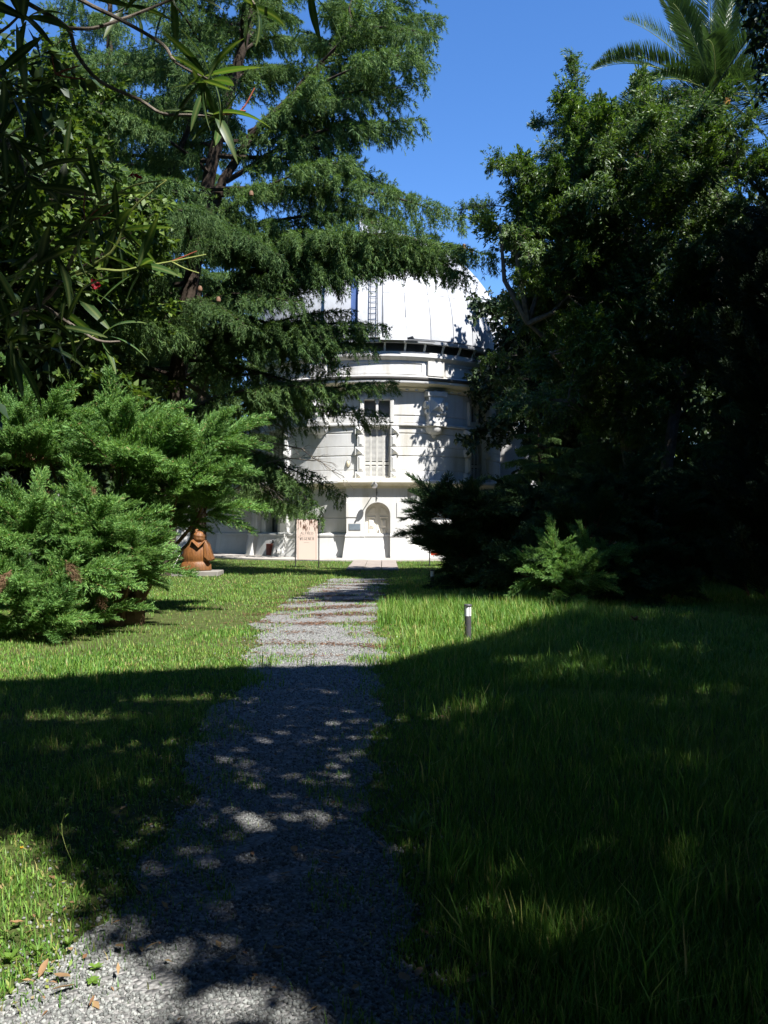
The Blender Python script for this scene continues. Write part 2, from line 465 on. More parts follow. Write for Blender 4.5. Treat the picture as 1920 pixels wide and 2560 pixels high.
# core behind joints
mb = MB()
for a0, a1 in segs(full): arc(mb, rect(6.25, RD - 0.025, 3.4, 8.0), a0, a1)
for w in WIN:
    arc(mb, rect(6.25, RD - 0.025, 3.4, 3.72), w - HW, w + HW)
    arc(mb, rect(6.25, RD - 0.025, 6.27, 6.70), w - HW, w + HW)
    arc(mb, rect(6.25, RD - 0.025, 7.52, 8.0), w - HW, w + HW)
ob(mb, 'drum_wall', M['stucco'])
bands = [(3.70, 4.20, 1), (4.20, 4.88, 1), (4.88, 5.32, 1), (5.32, 5.96, 1), (5.96, 6.28, 1), (6.46, 6.80, 1), (6.80, 7.95, 0)]
for z0, z1, _ in bands:
    hl = full if z0 > 3 else full
    for a0, a1 in segs(hl):
        mb = MB()
        g0 = 0.022 if z0 in (4.88, 5.96, 6.80) else 0.006
        g1 = 0.022 if z1 in (4.88, 5.96, 6.80) else 0.006
        arc(mb, [(RD - 0.06, z0 + g0), (RD - 0.005, z0 + g0), (RD + 0.012, z0 + g0 + 0.018), (RD + 0.012, z1 - g1 - 0.018), (RD - 0.005, z1 - g1), (RD - 0.06, z1 - g1)], a0, a1, 2.4)
        ob(mb, 'wall_course', M['stucco'])
# ledge under the twin windows
mb = MB()
arc(mb, [(6.6, 6.29), (RD + 0.10, 6.29), (RD + 0.13, 6.33), (RD + 0.13, 6.40), (RD + 0.03, 6.455), (6.6, 6.455)], -140, 140)
ob(mb, 'ledge', M['stucco'])
# main cornice
mb = MB()
arc(mb, [(6.5, 7.96), (RD + 0.03, 7.96), (RD + 0.06, 8.02), (RD + 0.20, 8.08), (RD + 0.22, 8.16), (RD + 0.48, 8.20), (RD + 0.60, 8.26), (RD + 0.60, 8.34), (RD + 0.52, 8.42), (6.5, 8.52)], -180, 180)
ob(mb, 'cornice', M['soffit'])
mb = MB()
arc(mb, [(7.24, 8.265), (7.345, 8.265), (7.36, 8.31), (7.36, 8.385), (7.24, 8.385)], -180, 180); ob(mb, 'cornice_fillet', M['stucco'])
mb = MB()
arc(mb, [(7.15, 8.395), (7.39, 8.395), (7.42, 8.45), (7.42, 8.53), (7.37, 8.53), (7.36, 8.47), (7.15, 8.47)], -180, 180); ob(mb, 'gutter', M['gutter'])
dm = MB(); dm.box((-0.07, -0.02, 7.98), (0.07, 0.15, 8.10)); dme = dm.mesh('dentil', M['stucco'])
for k in range(-28, 29):
    a = k * 4.0
    o = link('dentil', dme, obs)
    o.matrix_local = Matrix.Translation((math.sin(R(a)) * RD, -math.cos(R(a)) * RD, 0)) @ Matrix.Rotation(R(a) + PI, 4, 'Z')
# attic
mb = MB(); arc(mb, rect(6.2, 6.84, 8.5, 9.42), -180, 180, 3); ob(mb, 'attic_wall', M['stucco'])
mb = MB(); arc(mb, [(6.3, 9.40), (6.88, 9.40), (6.93, 9.44), (7.02, 9.52), (7.06, 9.56), (7.06, 9.66), (6.97, 9.70), (6.97, 9.80), (6.3, 9.80)], -180, 180, 2)
ob(mb, 'attic_cornice', M['stucco'])
mb = MB(); arc(mb, [(6.7, 8.50), (6.97, 8.50), (6.97, 8.64), (6.90, 8.70), (6.7, 8.70)], -180, 180, 3); ob(mb, 'attic_base', M['stucco'])
for a in [-96, -72, -48, -24, 0, 24, 48, 72, 96]:
    if a % 48:
        mb = MB(); arc(mb, rect(6.80, 6.985, 8.70, 9.40), a - 3.6, a + 3.6, 1.8); ob(mb, 'attic_pilaster', M['stucco'], bevel=0.01)
    b0, b1 = (a - 12 + 9 if False else a), a
for a0, a1 in [(-68, -28), (-20, 20), (28, 68), (-116, -76), (76, 116)]:
    mid = (a0 + a1) / 2
    for s0, s1 in ((a0 + 0.6, a1 - 0.6),):
        mb = MB()
        arc(mb, rect(6.82, 6.875, 8.74, 8.84), s0, s1); arc(mb, rect(6.82, 6.875, 9.28, 9.38), s0, s1)
        arc(mb, rect(6.82, 6.874, 8.84, 9.28), s0, s0 + 1.2); arc(mb, rect(6.82, 6.874, 8.84, 9.28), s1 - 1.2, s1)
        ob(mb, 'attic_panel_frame', M['stucco'])
# string course over the ground storey
SC = [(6.6, 3.30), (6.98, 3.30), (7.02, 3.40), (7.12, 3.44), (7.26, 3.52), (7.34, 3.55), (7.34, 3.63), (7.28, 3.68), (6.6, 3.74)]
mb = MB(); arc(mb, SC, -140, 140); ob(mb, 'string_course', M['soffit'])
mb = MB(); arc(mb, [(7.2, 3.565), (7.352, 3.565), (7.352, 3.66), (7.29, 3.70), (6.6, 3.75), (6.6, 3.70)], -140, 140); ob(mb, 'string_course_cap', M['stucco'])
# ground storey with niches for windows
RG = 6.95
niche = [(-50, 4.6), (50, 4.6)]
mb = MB()
for a0, a1 in segs(niche): arc(mb, rect(6.3, RG - 0.025, 1.1, 3.32), a0, a1)
for h, w in niche: arc(mb, rect(6.3, RG - 0.025, 2.85, 3.32), h - w, h + w)
ob(mb, 'ground_storey_wall', M['stucco_low'])
for z0, z1 in ((1.22, 1.93), (1.93, 3.31)):
    for a0, a1 in segs(niche):
        mb = MB(); arc(mb, [(RG - 0.06, z0 + 0.015), (RG, z0 + 0.015), (RG + 0.012, z0 + 0.03), (RG + 0.012, z1 - 0.03), (RG, z1 - 0.015), (RG - 0.06, z1 - 0.015)], a0, a1, 2.4)
        ob(mb, 'wall_course', M['stucco_low'])
mb = MB(); arc(mb, [(6.3, 0), (7.34, 0), (7.12, 1.04), (6.3, 1.04)], -140, 140); ob(mb, 'plinth', M['stucco_low'])
mb = MB(); arc(mb, [(6.3, 1.05), (7.16, 1.05), (7.16, 1.14), (6.99, 1.22), (6.3, 1.22)], -140, 140); ob(mb, 'plinth_cap', M['stucco'])
# piers beside the niches
for a in (-40, 40, -61, 61):
    mb = MB(); arc(mb, rect(6.85, RG + 0.22, 1.22, 3.30), a - 2.0, a + 2.0, 1); arc(mb, [(6.9, 0), (7.62, 0), (7.36, 1.04), (6.9, 1.04)], a - 2.3, a + 2.3, 1.15)
    arc(mb, [(6.9, 1.05), (7.40, 1.05), (7.40, 1.14), (7.2, 1.22), (6.9, 1.22)], a - 2.3, a + 2.3, 1.15)
    ob(mb, 'pier', M['stucco_low'], bevel=0.008)
for a in (-50, 50):
    w = MB(); L = loc(a, 6.5)
    w.box((-0.56, -0.03, 1.22), (0.56, 0.0, 2.85), L)
    wn = ob(w, 'window', M['glass'])
    f = MB()
    for u in (-0.54, 0, 0.54): f.box((u - 0.03, 0.0, 1.22), (u + 0.03, 0.05, 2.85), L)
    for z in (1.25, 1.8, 2.35, 2.82): f.box((-0.51, 0.001, z - 0.025), (0.51, 0.045, z + 0.025), L)
    ob(f, 'frame', M['black'], wn)

# shuttered windows
def louvre_leaf(L, u0, u1, z0, z1, w0, mat):
    f = MB(); st = 0.045
    f.box((u0, w0, z0), (u0 + st, w0 + 0.04, z1), L); f.box((u1 - st, w0, z0), (u1, w0 + 0.04, z1), L)
    zs = [z0, z0 + 0.22, z0 + 0.80, z1]
    f.box((u0 + st, w0 + 0.001, z0), (u1 - st, w0 + 0.038, z0 + 0.20), L)
    f.box((u0 + st, w0 + 0.001, z0 + 0.72), (u1 - st, w0 + 0.038, z0 + 0.86), L)
    f.box((u0 + st, w0 + 0.001, z1 - 0.07), (u1 - st, w0 + 0.038, z1), L)
    o = f
    s = MB(); z = z0 + 0.22
    while z < z1 - 0.10:
        if not (z0 + 0.68 < z < z0 + 0.88):
            s.hexa([L(u0 + st, w0 + 0.034, z), L(u1 - st, w0 + 0.034, z), L(u1 - st, w0 + 0.006, z + 0.035), L(u0 + st, w0 + 0.006, z + 0.035),
                    L(u0 + st, w0 + 0.034, z + 0.010), L(u1 - st, w0 + 0.034, z + 0.010), L(u1 - st, w0 + 0.006, z + 0.045), L(u0 + st, w0 + 0.006, z + 0.045)])
        z += 0.058
    return f, s
for a in WIN:
    L = loc(a, 6.42)
    w = MB(); w.box((-0.64, -0.05, 3.72), (0.64, -0.02, 6.27), L); wn = ob(w, 'shuttered_window', M['dark'])
    hw = 0.605; lw = 2 * hw / 4
    for k in range(4):
        f, s = louvre_leaf(L, -hw + k * lw + 0.004, -hw + (k + 1) * lw - 0.004, 3.74, 6.22, 0.10, None)
        s.v, fv = s.v, f
        n = len(f.v); f.v += s.v; f.f += [tuple(i + n for i in q) for q in s.f]
        ob(f, 'shutter', M['cream'], wn)
    f = MB(); f.box((-0.64, 0.0, 3.72), (-0.607, 0.16, 6.27), L); f.box((0.607, 0.0, 3.72), (0.64, 0.16, 6.27), L); f.box((-0.607, 0.0, 6.225), (0.607, 0.155, 6.27), L)
    ob(f, 'frame', M['cream'], wn)
    # twin lights above
    for sgn in (-1, 1):
        w = MB(); u0, u1 = (0.06, 0.60) if sgn > 0 else (-0.60, -0.06)
        w.box((u0, 0.02, 6.70), (u1, 0.05, 7.52), L); t = ob(w, 'twin_window', M['glass'])
        f = MB()
        f.box((u0, 0.05, 6.70), (u0 + 0.04, 0.09, 7.52), L); f.box((u1 - 0.04, 0.05, 6.70), (u1, 0.09, 7.52), L)
        f.box((u0 + 0.04, 0.051, 6.70), (u1 - 0.04, 0.088, 6.75), L); f.box((u0 + 0.04, 0.051, 7.47), (u1 - 0.04, 0.088, 7.52), L)
        ob(f, 'frame', M['grey_metal'], t)
    f = MB(); f.box((-0.06, 0.0, 6.70), (0.06, 0.36, 7.52), L)
    f.box((-0.09, 0.0, 7.40), (0.09, 0.385, 7.515), L)
    ob(f, 'mullion', M['stucco'], bevel=0.01)
    # moulded surround of the twin lights
    LS = loc(a, RD + 0.012)
    f = MB(); f.box((-0.80, -0.05, 6.46), (-0.62, 0.10, 7.64), LS); f.box((0.62, -0.05, 6.46), (0.80, 0.10, 7.64), LS); f.box((-0.62, -0.08, 7.53), (0.62, 0.07, 7.66), LS)
    f.box((-0.62, -0.1, 6.46), (0.62, 0.05, 6.69), LS)
    ob(f, 'window_surround', M['stucco'], bevel=0.012)
    # diamond pointed blocks down both jambs
    for sgn in (-1, 1):
        zs = [(3.74, 4.12, 1), (4.15, 4.88, 0), (4.91, 5.29, 1), (5.32, 5.86, 0), (5.89, 6.27, 1)]
        for z0, z1, py in zs:
            f = MB()
            u0, u1 = (0.645, 1.04) if py else (0.645, 0.93)
            if sgn < 0: u0, u1 = -u1, -u0
            f.box((u0, -0.08, z0), (u1, 0.10, z1), LS)
            i_ = 0.03; um, zm = (u0 + u1) / 2, (z0 + z1) / 2
            if py:
                base = [LS(u0 + i_, 0.099, z0 + i_), LS(u1 - i_, 0.099, z0 + i_), LS(u1 - i_, 0.099, z1 - i_), LS(u0 + i_, 0.099, z1 - i_)]
                f.add(base + [LS(um, 0.26, zm)], [(3, 2, 1, 0), (0, 1, 4), (1, 2, 4), (2, 3, 4), (3, 0, 4)])
            else:
                b0 = [LS(u0 + i_, 0.099, z0 + i_), LS(u1 - i_, 0.099, z0 + i_), LS(u1 - i_, 0.099, z1 - i_), LS(u0 + i_, 0.099, z1 - i_)]
                b1 = [LS(u0 + .10, 0.15, z0 + .10), LS(u1 - .10, 0.15, z0 + .10), LS(u1 - .10, 0.15, z1 - .10), LS(u0 + .10, 0.15, z1 - .10)]
                f.prism(b0, b1)
            ob(f, 'jamb_block', M['stucco'])
# hanging consoles
for a in CON:
    L = loc(a, RD)
    f = MB()
    f.box((-0.52, -0.05, 7.72), (0.52, 0.42, 7.96), L)
    f.box((-0.44, -0.05, 6.52), (0.44, 0.38, 7.72), L)
    f.box((-0.49, -0.05, 6.30), (0.49, 0.46, 6.52), L)
    f.box((-0.46, -0.05, 6.46), (0.46, 0.41, 6.56), L)
    c = ob(f, 'console', M['stucco'], bevel=0.012)
    f = MB()
    base = [L(-0.36, 0.379, 6.98), L(0.36, 0.379, 6.98), L(0.36, 0.379, 7.66), L(-0.36, 0.379, 7.66)]
    f.add(base + [L(0, 0.56, 7.26)], [(3, 2, 1, 0), (0, 1, 4), (1, 2, 4), (2, 3, 4), (3, 0, 4)])
    ob(f, 'diamond_boss', M['stucco'], c)
    f = MB(); f.box((-0.40, 0.37, 6.90), (0.40, 0.43, 6.97), L); f.tube([L(-0.09, 0.40, 6.85), L(0.09, 0.40, 6.85)], 0.06, 10); ob(f, 'fillet', M['stucco'], c)
    for sg in (-1, 1):
        f = MB(); f.tube([L(sg * 0.43, 0.19, 7.32), L(sg * 0.60, 0.19, 7.32)], 0.17, 14); f.tube([L(sg * 0.43, 0.19, 6.98), L(sg * 0.55, 0.19, 6.98)], 0.12, 14); ob(f, 'scroll', M['stucco'], c, smooth=True)
    f = MB()
    prof = [(0.46, 6.295), (0.455, 6.20), (0.41, 6.07), (0.31, 5.97), (0.18, 5.92), (0.15, 5.86), (0.10, 5.80), (0.03, 5.74)]
    rows = [[L(rr * math.sin(R(t)), rr * 0.92 * math.cos(R(t)) - 0.01, z) for t in range(-90, 91, 15)] for rr, z in prof]
    vs = [v for rw in rows for v in rw]; n = len(rows[0])
    f.add(vs, [(i * n + k, i * n + k + 1, (i + 1) * n + k + 1, (i + 1) * n + k) for i in range(len(rows) - 1) for k in range(n - 1)] + [tuple(range(n))])
    ob(f, 'bowl', M['stucco'], c, smooth=True)

# porch with the arched door
PX0, PX1, PY = CX - 1.42, CX + 1.42, 38.5
DXC, DW, DSP, DH = -0.30, 0.59, 2.06, 0.59
mb = MB()
D1 = 39.3
mb.box((PX0, PY, 1.23), (DXC - DW, D1, 3.30)); mb.box((DXC + DW, PY, 1.23), (PX1, D1, 3.30))
N = 20
pts = [(DXC - DW * math.cos(PI * k / N), DSP + DH * math.sin(PI * k / N)) for k in range(N + 1)]
for k in range(N):
    (xa, za), (xb, zb) = pts[k], pts[k + 1]
    mb.hexa([(xa, PY, za), (xb, PY, zb), (xb, D1, zb), (xa, D1, za), (xa, PY, 3.30), (xb, PY, 3.30), (xb, D1, 3.30), (xa, D1, 3.30)])
ob(mb, 'porch', M['stucco'])
mb = MB(); mb.box((PX0 + 0.02, 39.1, 0), (PX1 - 0.02, 39.9, 3.28)); ob(mb, 'porch_back', M['stucco'])
for xa, xb in ((PX0, DXC - DW), (DXC + DW, PX1)):
    mb = MB(); oa = -0.12 if xa == PX0 else 0; obx = 0.12 if xb == PX1 else 0
    mb.hexa([(xa + oa * 1.6, PY - 0.10, 0), (xb + obx * 1.6, PY - 0.10, 0), (xb + obx * 1.6, D1, 0), (xa + oa * 1.6, D1, 0), (xa + oa * .4, PY - 0.03, 1.04), (xb + obx * .4, PY - 0.03, 1.04), (xb + obx * .4, D1, 1.04), (xa + oa * .4, D1, 1.04)])
    ob(mb, 'porch_plinth', M['stucco_low'])
    mb = MB(); mb.hexa([(xa + oa * .6, PY - 0.06, 1.055), (xb + obx * .6, PY - 0.06, 1.055), (xb + obx * .6, D1, 1.055), (xa + oa * .6, D1, 1.055), (xa, PY - 0.01, 1.225), (xb, PY - 0.01, 1.225), (xb, D1, 1.225), (xa, D1, 1.225)])
    ob(mb, 'porch_plinth_cap', M['stucco'])
    mb = MB()
    x0, x1 = (xa - 0.02, xa + 0.50) if xa == PX0 else (xb - 0.50, xb + 0.02)
    mb.box((x0, PY - 0.035, 1.95), (x1, PY + 0.3, 2.64)); ob(mb, 'corner_block', M['stucco'], bevel=0.012)
# porch entablature following the string course
mb = MB()
for (o0, z0, o1, z1) in ((0.03, 3.30, 0.05, 3.42), (0.10, 3.42, 0.16, 3.48), (0.24, 3.48, 0.36, 3.56)):
    mb.hexa([(PX0 - o0, PY - o0, z0), (PX1 + o0, PY - o0, z0), (PX1 + o0, 39.6, z0), (PX0 - o0, 39.6, z0), (PX0 - o1, PY - o1, z1 - .002), (PX1 + o1, PY - o1, z1 - .002), (PX1 + o1, 39.6, z1 - .002), (PX0 - o1, 39.6, z1 - .002)])
ob(mb, 'porch_moulding', M['soffit'])
mb = MB()
mb.box((PX0 - 0.38, PY - 0.38, 3.56), (PX1 + 0.38, 39.6, 3.67))
mb.hexa([(PX0 - 0.36, PY - 0.36, 3.67), (PX1 + 0.36, PY - 0.36, 3.67), (PX1 + 0.36, 39.6, 3.67), (PX0 - 0.36, 39.6, 3.67), (PX0 - 0.2, PY + 0.4, 3.80), (PX1 + 0.2, PY + 0.4, 3.80), (PX1 + 0.2, 39.6, 3.80), (PX0 - 0.2, 39.6, 3.80)])
ob(mb, 'porch_cap', stucco('porch_cap_stucco', (0.72, 0.69, 0.60), (0.50, 0.42, 0.2), 0.6))
# door leaves
DY = PY + 0.50
mb = MB(); mb.box((DXC - 0.62, PY - 0.14, 0), (DXC + 0.62, D1, 0.05)); ob(mb, 'threshold', M['concrete'])
mb = MB(); mb.box((DXC - 0.588, DY + 0.06, 0.05), (DXC + 0.588, DY + 0.09, 2.64)); ob(mb, 'door_backing', M['dark'])
for sg in (-1, 1):
    mb = MB()
    x0, x1 = (DXC - DW + 0.012, DXC - 0.012) if sg < 0 else (DXC + 0.012, DXC + DW - 0.012)
    poly = [(x0, 0.06), (x1, 0.06)]
    arcp = [(DXC + sg * DW * math.cos(R(t)), DSP + DH * math.sin(R(t))) for t in range(0, 91, 9)]
    if sg > 0: arcp = [(min(x, x1), z) for x, z in arcp]; arcp[-1] = (x0, arcp[-1][1]); poly += arcp
    else: arcp = [(max(x, x0), z) for x, z in arcp]; arcp[-1] = (x1, arcp[-1][1]); poly += arcp[::-1]
    mb.prism([(x, DY + 0.05, z) for x, z in poly], [(x, DY, z) for x, z in poly])
    lf = ob(mb, 'door_leaf', M['door'])
    xm = (x0 + x1) / 2
    for z0, z1, w in ((0.18, 0.30, .19), (0.36, 0.72, .15), (0.84, 0.90, .18), (1.02, 1.42, .13), (1.46, 1.86, .13), (1.93, 2.00, .19)):
        pm = MB()
        pm.prism([(xm - w, DY + .002, z0), (xm + w, DY + .002, z0), (xm + w, DY + .002, z1), (xm - w, DY + .002, z1)], [(xm - w + .02, DY - .045, z0 + .015), (xm + w - .02, DY - .045, z0 + .015), (xm + w - .02, DY - .045, z1 - .015), (xm - w + .02, DY - .045, z1 - .015)])
        if z1 - z0 > .3: pm.prism([(xm - w + .05, DY - .044, z0 + .06), (xm + w - .05, DY - .044, z0 + .06), (xm + w - .05, DY - .044, z1 - .06), (xm - w + .05, DY - .044, z1 - .06)], [(xm - w + .07, DY - .07, z0 + .09), (xm + w - .07, DY - .07, z0 + .09), (xm + w - .07, DY - .07, z1 - .09), (xm - w + .07, DY - .07, z1 - .09)])
        ob(pm, 'panel', M['door'], lf)
    pm = MB()   # curved top panel
    tp = [(xm - .19, 2.10), (xm + .19, 2.10)] + ([(xm + .15, 2.22), (xm + .02, 2.38), (xm - .19, 2.47)] if sg > 0 else [(xm + .19, 2.47), (xm - .02, 2.38), (xm - .15, 2.22)])
    pm.prism([(x, DY + .002, z) for x, z in tp], [(xm + (x - xm) * .85, DY - .03, 2.2 + (z - 2.2) * .85) for x, z in tp]); ob(pm, 'panel', M['door'], lf)
    if sg > 0:
        h = MB(); h.tube([(x0 + .03, DY - .01, 1.08), (x0 + .03, DY - .06, 1.10), (x0 + .03, DY - .06, 1.34), (x0 + .03, DY - .01, 1.36)], 0.014, 8); ob(h, 'handle', M['black'], lf)
        h = MB(); h.box((x0 - .035, DY - .025, 0.06), (x0 + .03, DY, 2.6)); ob(h, 'astragal', M['door'], lf)

# side turrets with balcony parapets
for sg in (-1, 1):
    c = (CX + sg * 7.15, 46.6)
    t = MB(); arc(t, rect(0.3, 1.80, 1.2, 6.42), -180, 180, 6, c); tw = ob(t, 'side_turret', M['stucco'], smooth=True)
    t = MB(); arc(t, [(.3, 0), (2.02, 0), (1.88, 1.04), (.3, 1.04)], -180, 180, 6, c); arc(t, [(.3, 1.05), (1.93, 1.05), (1.93, 1.14), (1.82, 1.2), (.3, 1.2)], -180, 180, 6, c); ob(t, 'plinth', M['stucco_low'], tw)
    t = MB(); arc(t, [(.3, 3.40), (1.84, 3.40), (1.95, 3.5), (2.05, 3.58), (2.05, 3.66), (.3, 3.74)], -180, 180, 6, c); arc(t, [(.3, 6.30), (1.85, 6.30), (2.02, 6.42), (2.12, 6.50), (2.12, 6.60), (.3, 6.64)], -180, 180, 6, c); ob(t, 'cornice', M['stucco'], tw)
    t = MB(); arc(t, rect(1.86, 1.98, 6.645, 6.78), -180, 180, 6, c); arc(t, rect(1.83, 2.02, 7.16, 7.28), -180, 180, 6, c)
    for k in range(15): arc(t, rect(1.88, 1.97, 6.779, 7.161), k * 24 - 8.4, k * 24 + 8.4, 4, c)
    ob(t, 'parapet', M['stucco'], tw)
# lower wing running off to the left
mb = MB(); mb.box((-20, 46.3, 1.2), (-9.0, 52, 4.2)); wg = ob(mb, 'low_wing', M['stucco_low'])
mb = MB(); mb.hexa([(-20, 46.0, 0), (-9.05, 46.0, 0), (-9.05, 52, 0), (-20, 52, 0), (-20, 46.2, 1.05), (-9.05, 46.2, 1.05), (-9.05, 52, 1.05), (-20, 52, 1.05)]); mb.box((-20, 46.15, 1.055), (-9.05, 52, 1.19)); ob(mb, 'plinth', M['stucco_low'], wg)
mb = MB(); mb.box((-20.2, 46.0, 4.205), (-9.05, 52.2, 4.45)); ob(mb, 'cornice', M['stucco'], wg)

# dome
ZC, RDM = 10.30, 7.15
mb = MB()
arc(mb, rect(6.3, 6.55, 9.805, 10.30), -180, 180, 4); skirt = ob(mb, 'dome_skirt', M['grey_metal'])
mb = MB(); arc(mb, [(6.9, 10.19), (7.20, 10.17), (7.22, 10.30), (6.9, 10.32)], -180, 180, 3); dome = ob(mb, 'dome', M['dome'])
# inner shell under the panels
mb = MB(); mb.lathe([(RDM * math.cos(R(t)) - 0.06 * math.cos(R(t)), (RDM - 0.06) * math.sin(R(t))) for t in range(0, 90, 5)] + [(0.02, RDM - 0.06)], (CX, CY, ZC), 72)
ob(mb, 'shell', M['dome'], dome, smooth=True)
rngd = random.Random(4)
def sph(r, az, el): return P(r * math.cos(R(el)), az, ZC + r * math.sin(R(el)))
for k in range(36):
    a0, a1 = 1.0 + k * 10, 11.0 + k * 10
    front = (a0 < 110 or a0 > 240)
    for e0, e1 in ((0.6, 19), (19, 38), (38, 58), (58, 80)):
        f = MB(); dr = rngd.uniform(-0.008, 0.010); gp = 0.13
        na, ne = (4, 4) if front else (2, 3)
        tw = rngd.uniform(-0.008, 0.008)
        rows = []
        for i in range(ne + 1):
            for j in range(na + 1):
                az = a0 + gp + (a1 - a0 - 2 * gp) * j / na; el = e0 + gp * .6 + (e1 - e0 - 1.2 * gp) * i / ne
                dent = 0.010 * math.sin(k * 2.3 + i * 1.1 + j * .9) * (0 < j < na)
                rows.append(sph(RDM + dr + tw * (j / na - .5) + dent, az, el))
        inner = [sph(RDM - 0.05, a0 + gp + (a1 - a0 - 2 * gp) * j / na, e0 + gp * .6 + (e1 - e0 - 1.2 * gp) * i / ne) for i in range(ne + 1) for j in range(na + 1)]
        m_ = na + 1; nn = len(rows)
        fs = [(i * m_ + j, i * m_ + j + 1, (i + 1) * m_ + j + 1, (i + 1) * m_ + j) for i in range(ne) for j in range(na)]
        bd = [j for j in range(m_)] + [i * m_ + na for i in range(1, ne + 1)] + [ne * m_ + j for j in range(na - 1, -1, -1)] + [i * m_ for i in range(ne - 1, 0, -1)]
        fs += [(bd[q], bd[(q + 1) % len(bd)], bd[(q + 1) % len(bd)] + nn, bd[q] + nn) for q in range(len(bd))]
        f.add(rows + inner, fs)
        ob(f, 'panel', M['dome'], dome, smooth=True)
# slit shutters: meridian strips standing proud of the dome
def strip(x0, x1, r0, r1, e0, e1, n=30):
    f = MB(); secs = []
    for i in range(n + 1):
        e = R(e0 + (e1 - e0) * i / n); q = []
        for x, rr in ((x0, r0), (x1, r0), (x1, r1), (x0, r1)):
            rh = math.sqrt(max(rr * rr - x * x, 0)); q.append((CX + x, CY - rh * math.cos(e), ZC + rh * math.sin(e)))
        secs.append(q)
    f.add([v for q in secs for v in q], [(i * 4 + j, i * 4 + (j + 1) % 4, (i + 1) * 4 + (j + 1) % 4, (i + 1) * 4 + j) for i in range(n) for j in range(4)] + [(0, 1, 2, 3), (n * 4 + 3, n * 4 + 2, n * 4 + 1, n * 4)])
    return f
ob(strip(-1.23, -0.90, 7.0, 7.19, 1, 120), 'slit', M['dome_blue'], dome, smooth=True)  # even dark blue strip between the two shutters
ob(strip(-0.895, 0.25, 7.05, 7.36, 0.5, 120), 'slit_shutter', M['dome'], dome, smooth=True)
ob(strip(-2.5, -1.235, 7.05, 7.36, 0.5, 120), 'slit_shutter', M['dome'], dome, smooth=True)
ob(strip(0.255, 0.31, 7.05, 7.40, 0.5, 120), 'shutter_rail', M['grey_metal'], dome)
f = MB(); f.box((CX - 1.0, CY - 1.6, ZC + 7.1), (CX + 0.4, CY + 0.6, ZC + 7.75)); ob(f, 'hood', M['dome'], dome, bevel=0.03)
lad = MB()
for xr in (-0.31, 0.03):
    lad.tube([(CX + xr, CY - 7.46 * math.cos(R(e)), ZC + 7.46 * math.sin(R(e))) for e in range(1, 78, 3)], 0.022, 6)
for k in range(34):
    e = R(2 + k * 2.15); lad.tube([(CX - 0.31, CY - 7.46 * math.cos(e), ZC + 7.46 * math.sin(e)), (CX + 0.03, CY - 7.46 * math.cos(e), ZC + 7.46 * math.sin(e))], 0.014, 5)
ob(lad, 'ladder', M['grey_metal'], dome)
# bent sheet at the foot of the dome
f = MB()
q = [sph(7.20, 1.2, 8.5), sph(7.20, 11, 8.5), sph(7.44, 11, -0.5), sph(7.44, 1.2, -0.5)]
f.prism(q, [tuple(Vector(v) + Vector((0, 0.02, 0.004))) for v in q]); ob(f, 'bent_panel', M['dome'], dome)
f = MB(); q = [sph(7.21, 11.2, 6.0), sph(7.50, 16.6, 2.2), sph(7.34, 11.2, 0.6)]
f.prism(q, [tuple(Vector(v) + Vector((0, 0.02, 0.004))) for v in q]); ob(f, 'bent_flap', M['dome'], dome)
f = MB(); f.tube([P(7.3, a, 10.27) for a in range(2, 24, 2)], 0.035, 6); ob(f, 'edge_bar', M['grey_metal'], dome)
st = MB()
for k in range(45):
    a = 3 + k * 8; st = MB(); L = loc(a, 6.6)
    st.hexa([L(-0.045, 0.28, 9.80), L(0.045, 0.28, 9.80), L(0.045, 0.20, 9.80), L(-0.045, 0.20, 9.80), L(-0.045, 0.56, 10.24), L(0.045, 0.56, 10.24), L(0.045, 0.46, 10.24), L(-0.045, 0.46, 10.24)])
    ob(st, 'strut', M['white_paint'], skirt)

# pavement round the foot, doorstep slabs
mb = MB(); arc(mb, rect(6.9, 9.9, 0.0, 0.06), -120, 120, 3)
pv = mb.build('pavement', M['pavement']); tag(pv, 'pale concrete pavement ring at the foot of the observatory', kind='structure')
sl = empty('doorstep_paving', (0, 33, 0), 'square stone slabs laid in the grass before the arched door', 'paving')
rs = random.Random(2)
for i in range(3):
    for j in range(5):
        x0 = -1.33 + i * 0.62; y0 = 28.9 + j * 1.5; f = MB(); dz = rs.uniform(-.008, .008)
        f.box((x0, y0 - 33, 0), (x0 + 0.60, y0 + 1.47 - 33, 0.055 + dz)); f.build('slab', M['paving'], sl, bevel=0.012)

# ---------------------------------------------------------------- street furniture and small things
def bollard(x, y, label):
    b = empty('bollard_light', (x, y, 0), label, 'bollard light', 'bollard lights along the path')
    m = MB(); m.lathe([(.062, 0), (.062, .02), (.048, .025), (.048, .33)], n=20); m.build('post', M['black_post'], b, smooth=True)
    m = MB(); m.lathe([(.045, .331), (.045, .462)], n=20); m.build('diffuser', M['white_diff'], b, smooth=True)
    m = MB(); m.lathe([(.050, .463), (.056, .468), (.056, .482), (.050, .492), (.01, .495)], n=20); m.build('cap', M['black_post'], b, smooth=True)
    for k in range(3):
        m = MB(); a = k * 2.1 + 1; m.tube([(.049 * math.cos(a), .049 * math.sin(a), .325), (.049 * math.cos(a), .049 * math.sin(a), .468)], .004, 5); m.build('cage_rod', M['black_post'], b)
M['black_post'] = plain('bollard_paint', (0.06, 0.058, 0.06), 0.5)
M['white_diff'] = plain('opal_plastic', (0.80, 0.80, 0.82), 0.35, 0, 0.03)
bollard(1.17, 11.55, 'short dark bollard light with white top in the sunlit grass beside the path')
bollard(1.19, 20.4, 'short bollard light in deep shade under the dark juniper by the lawn')

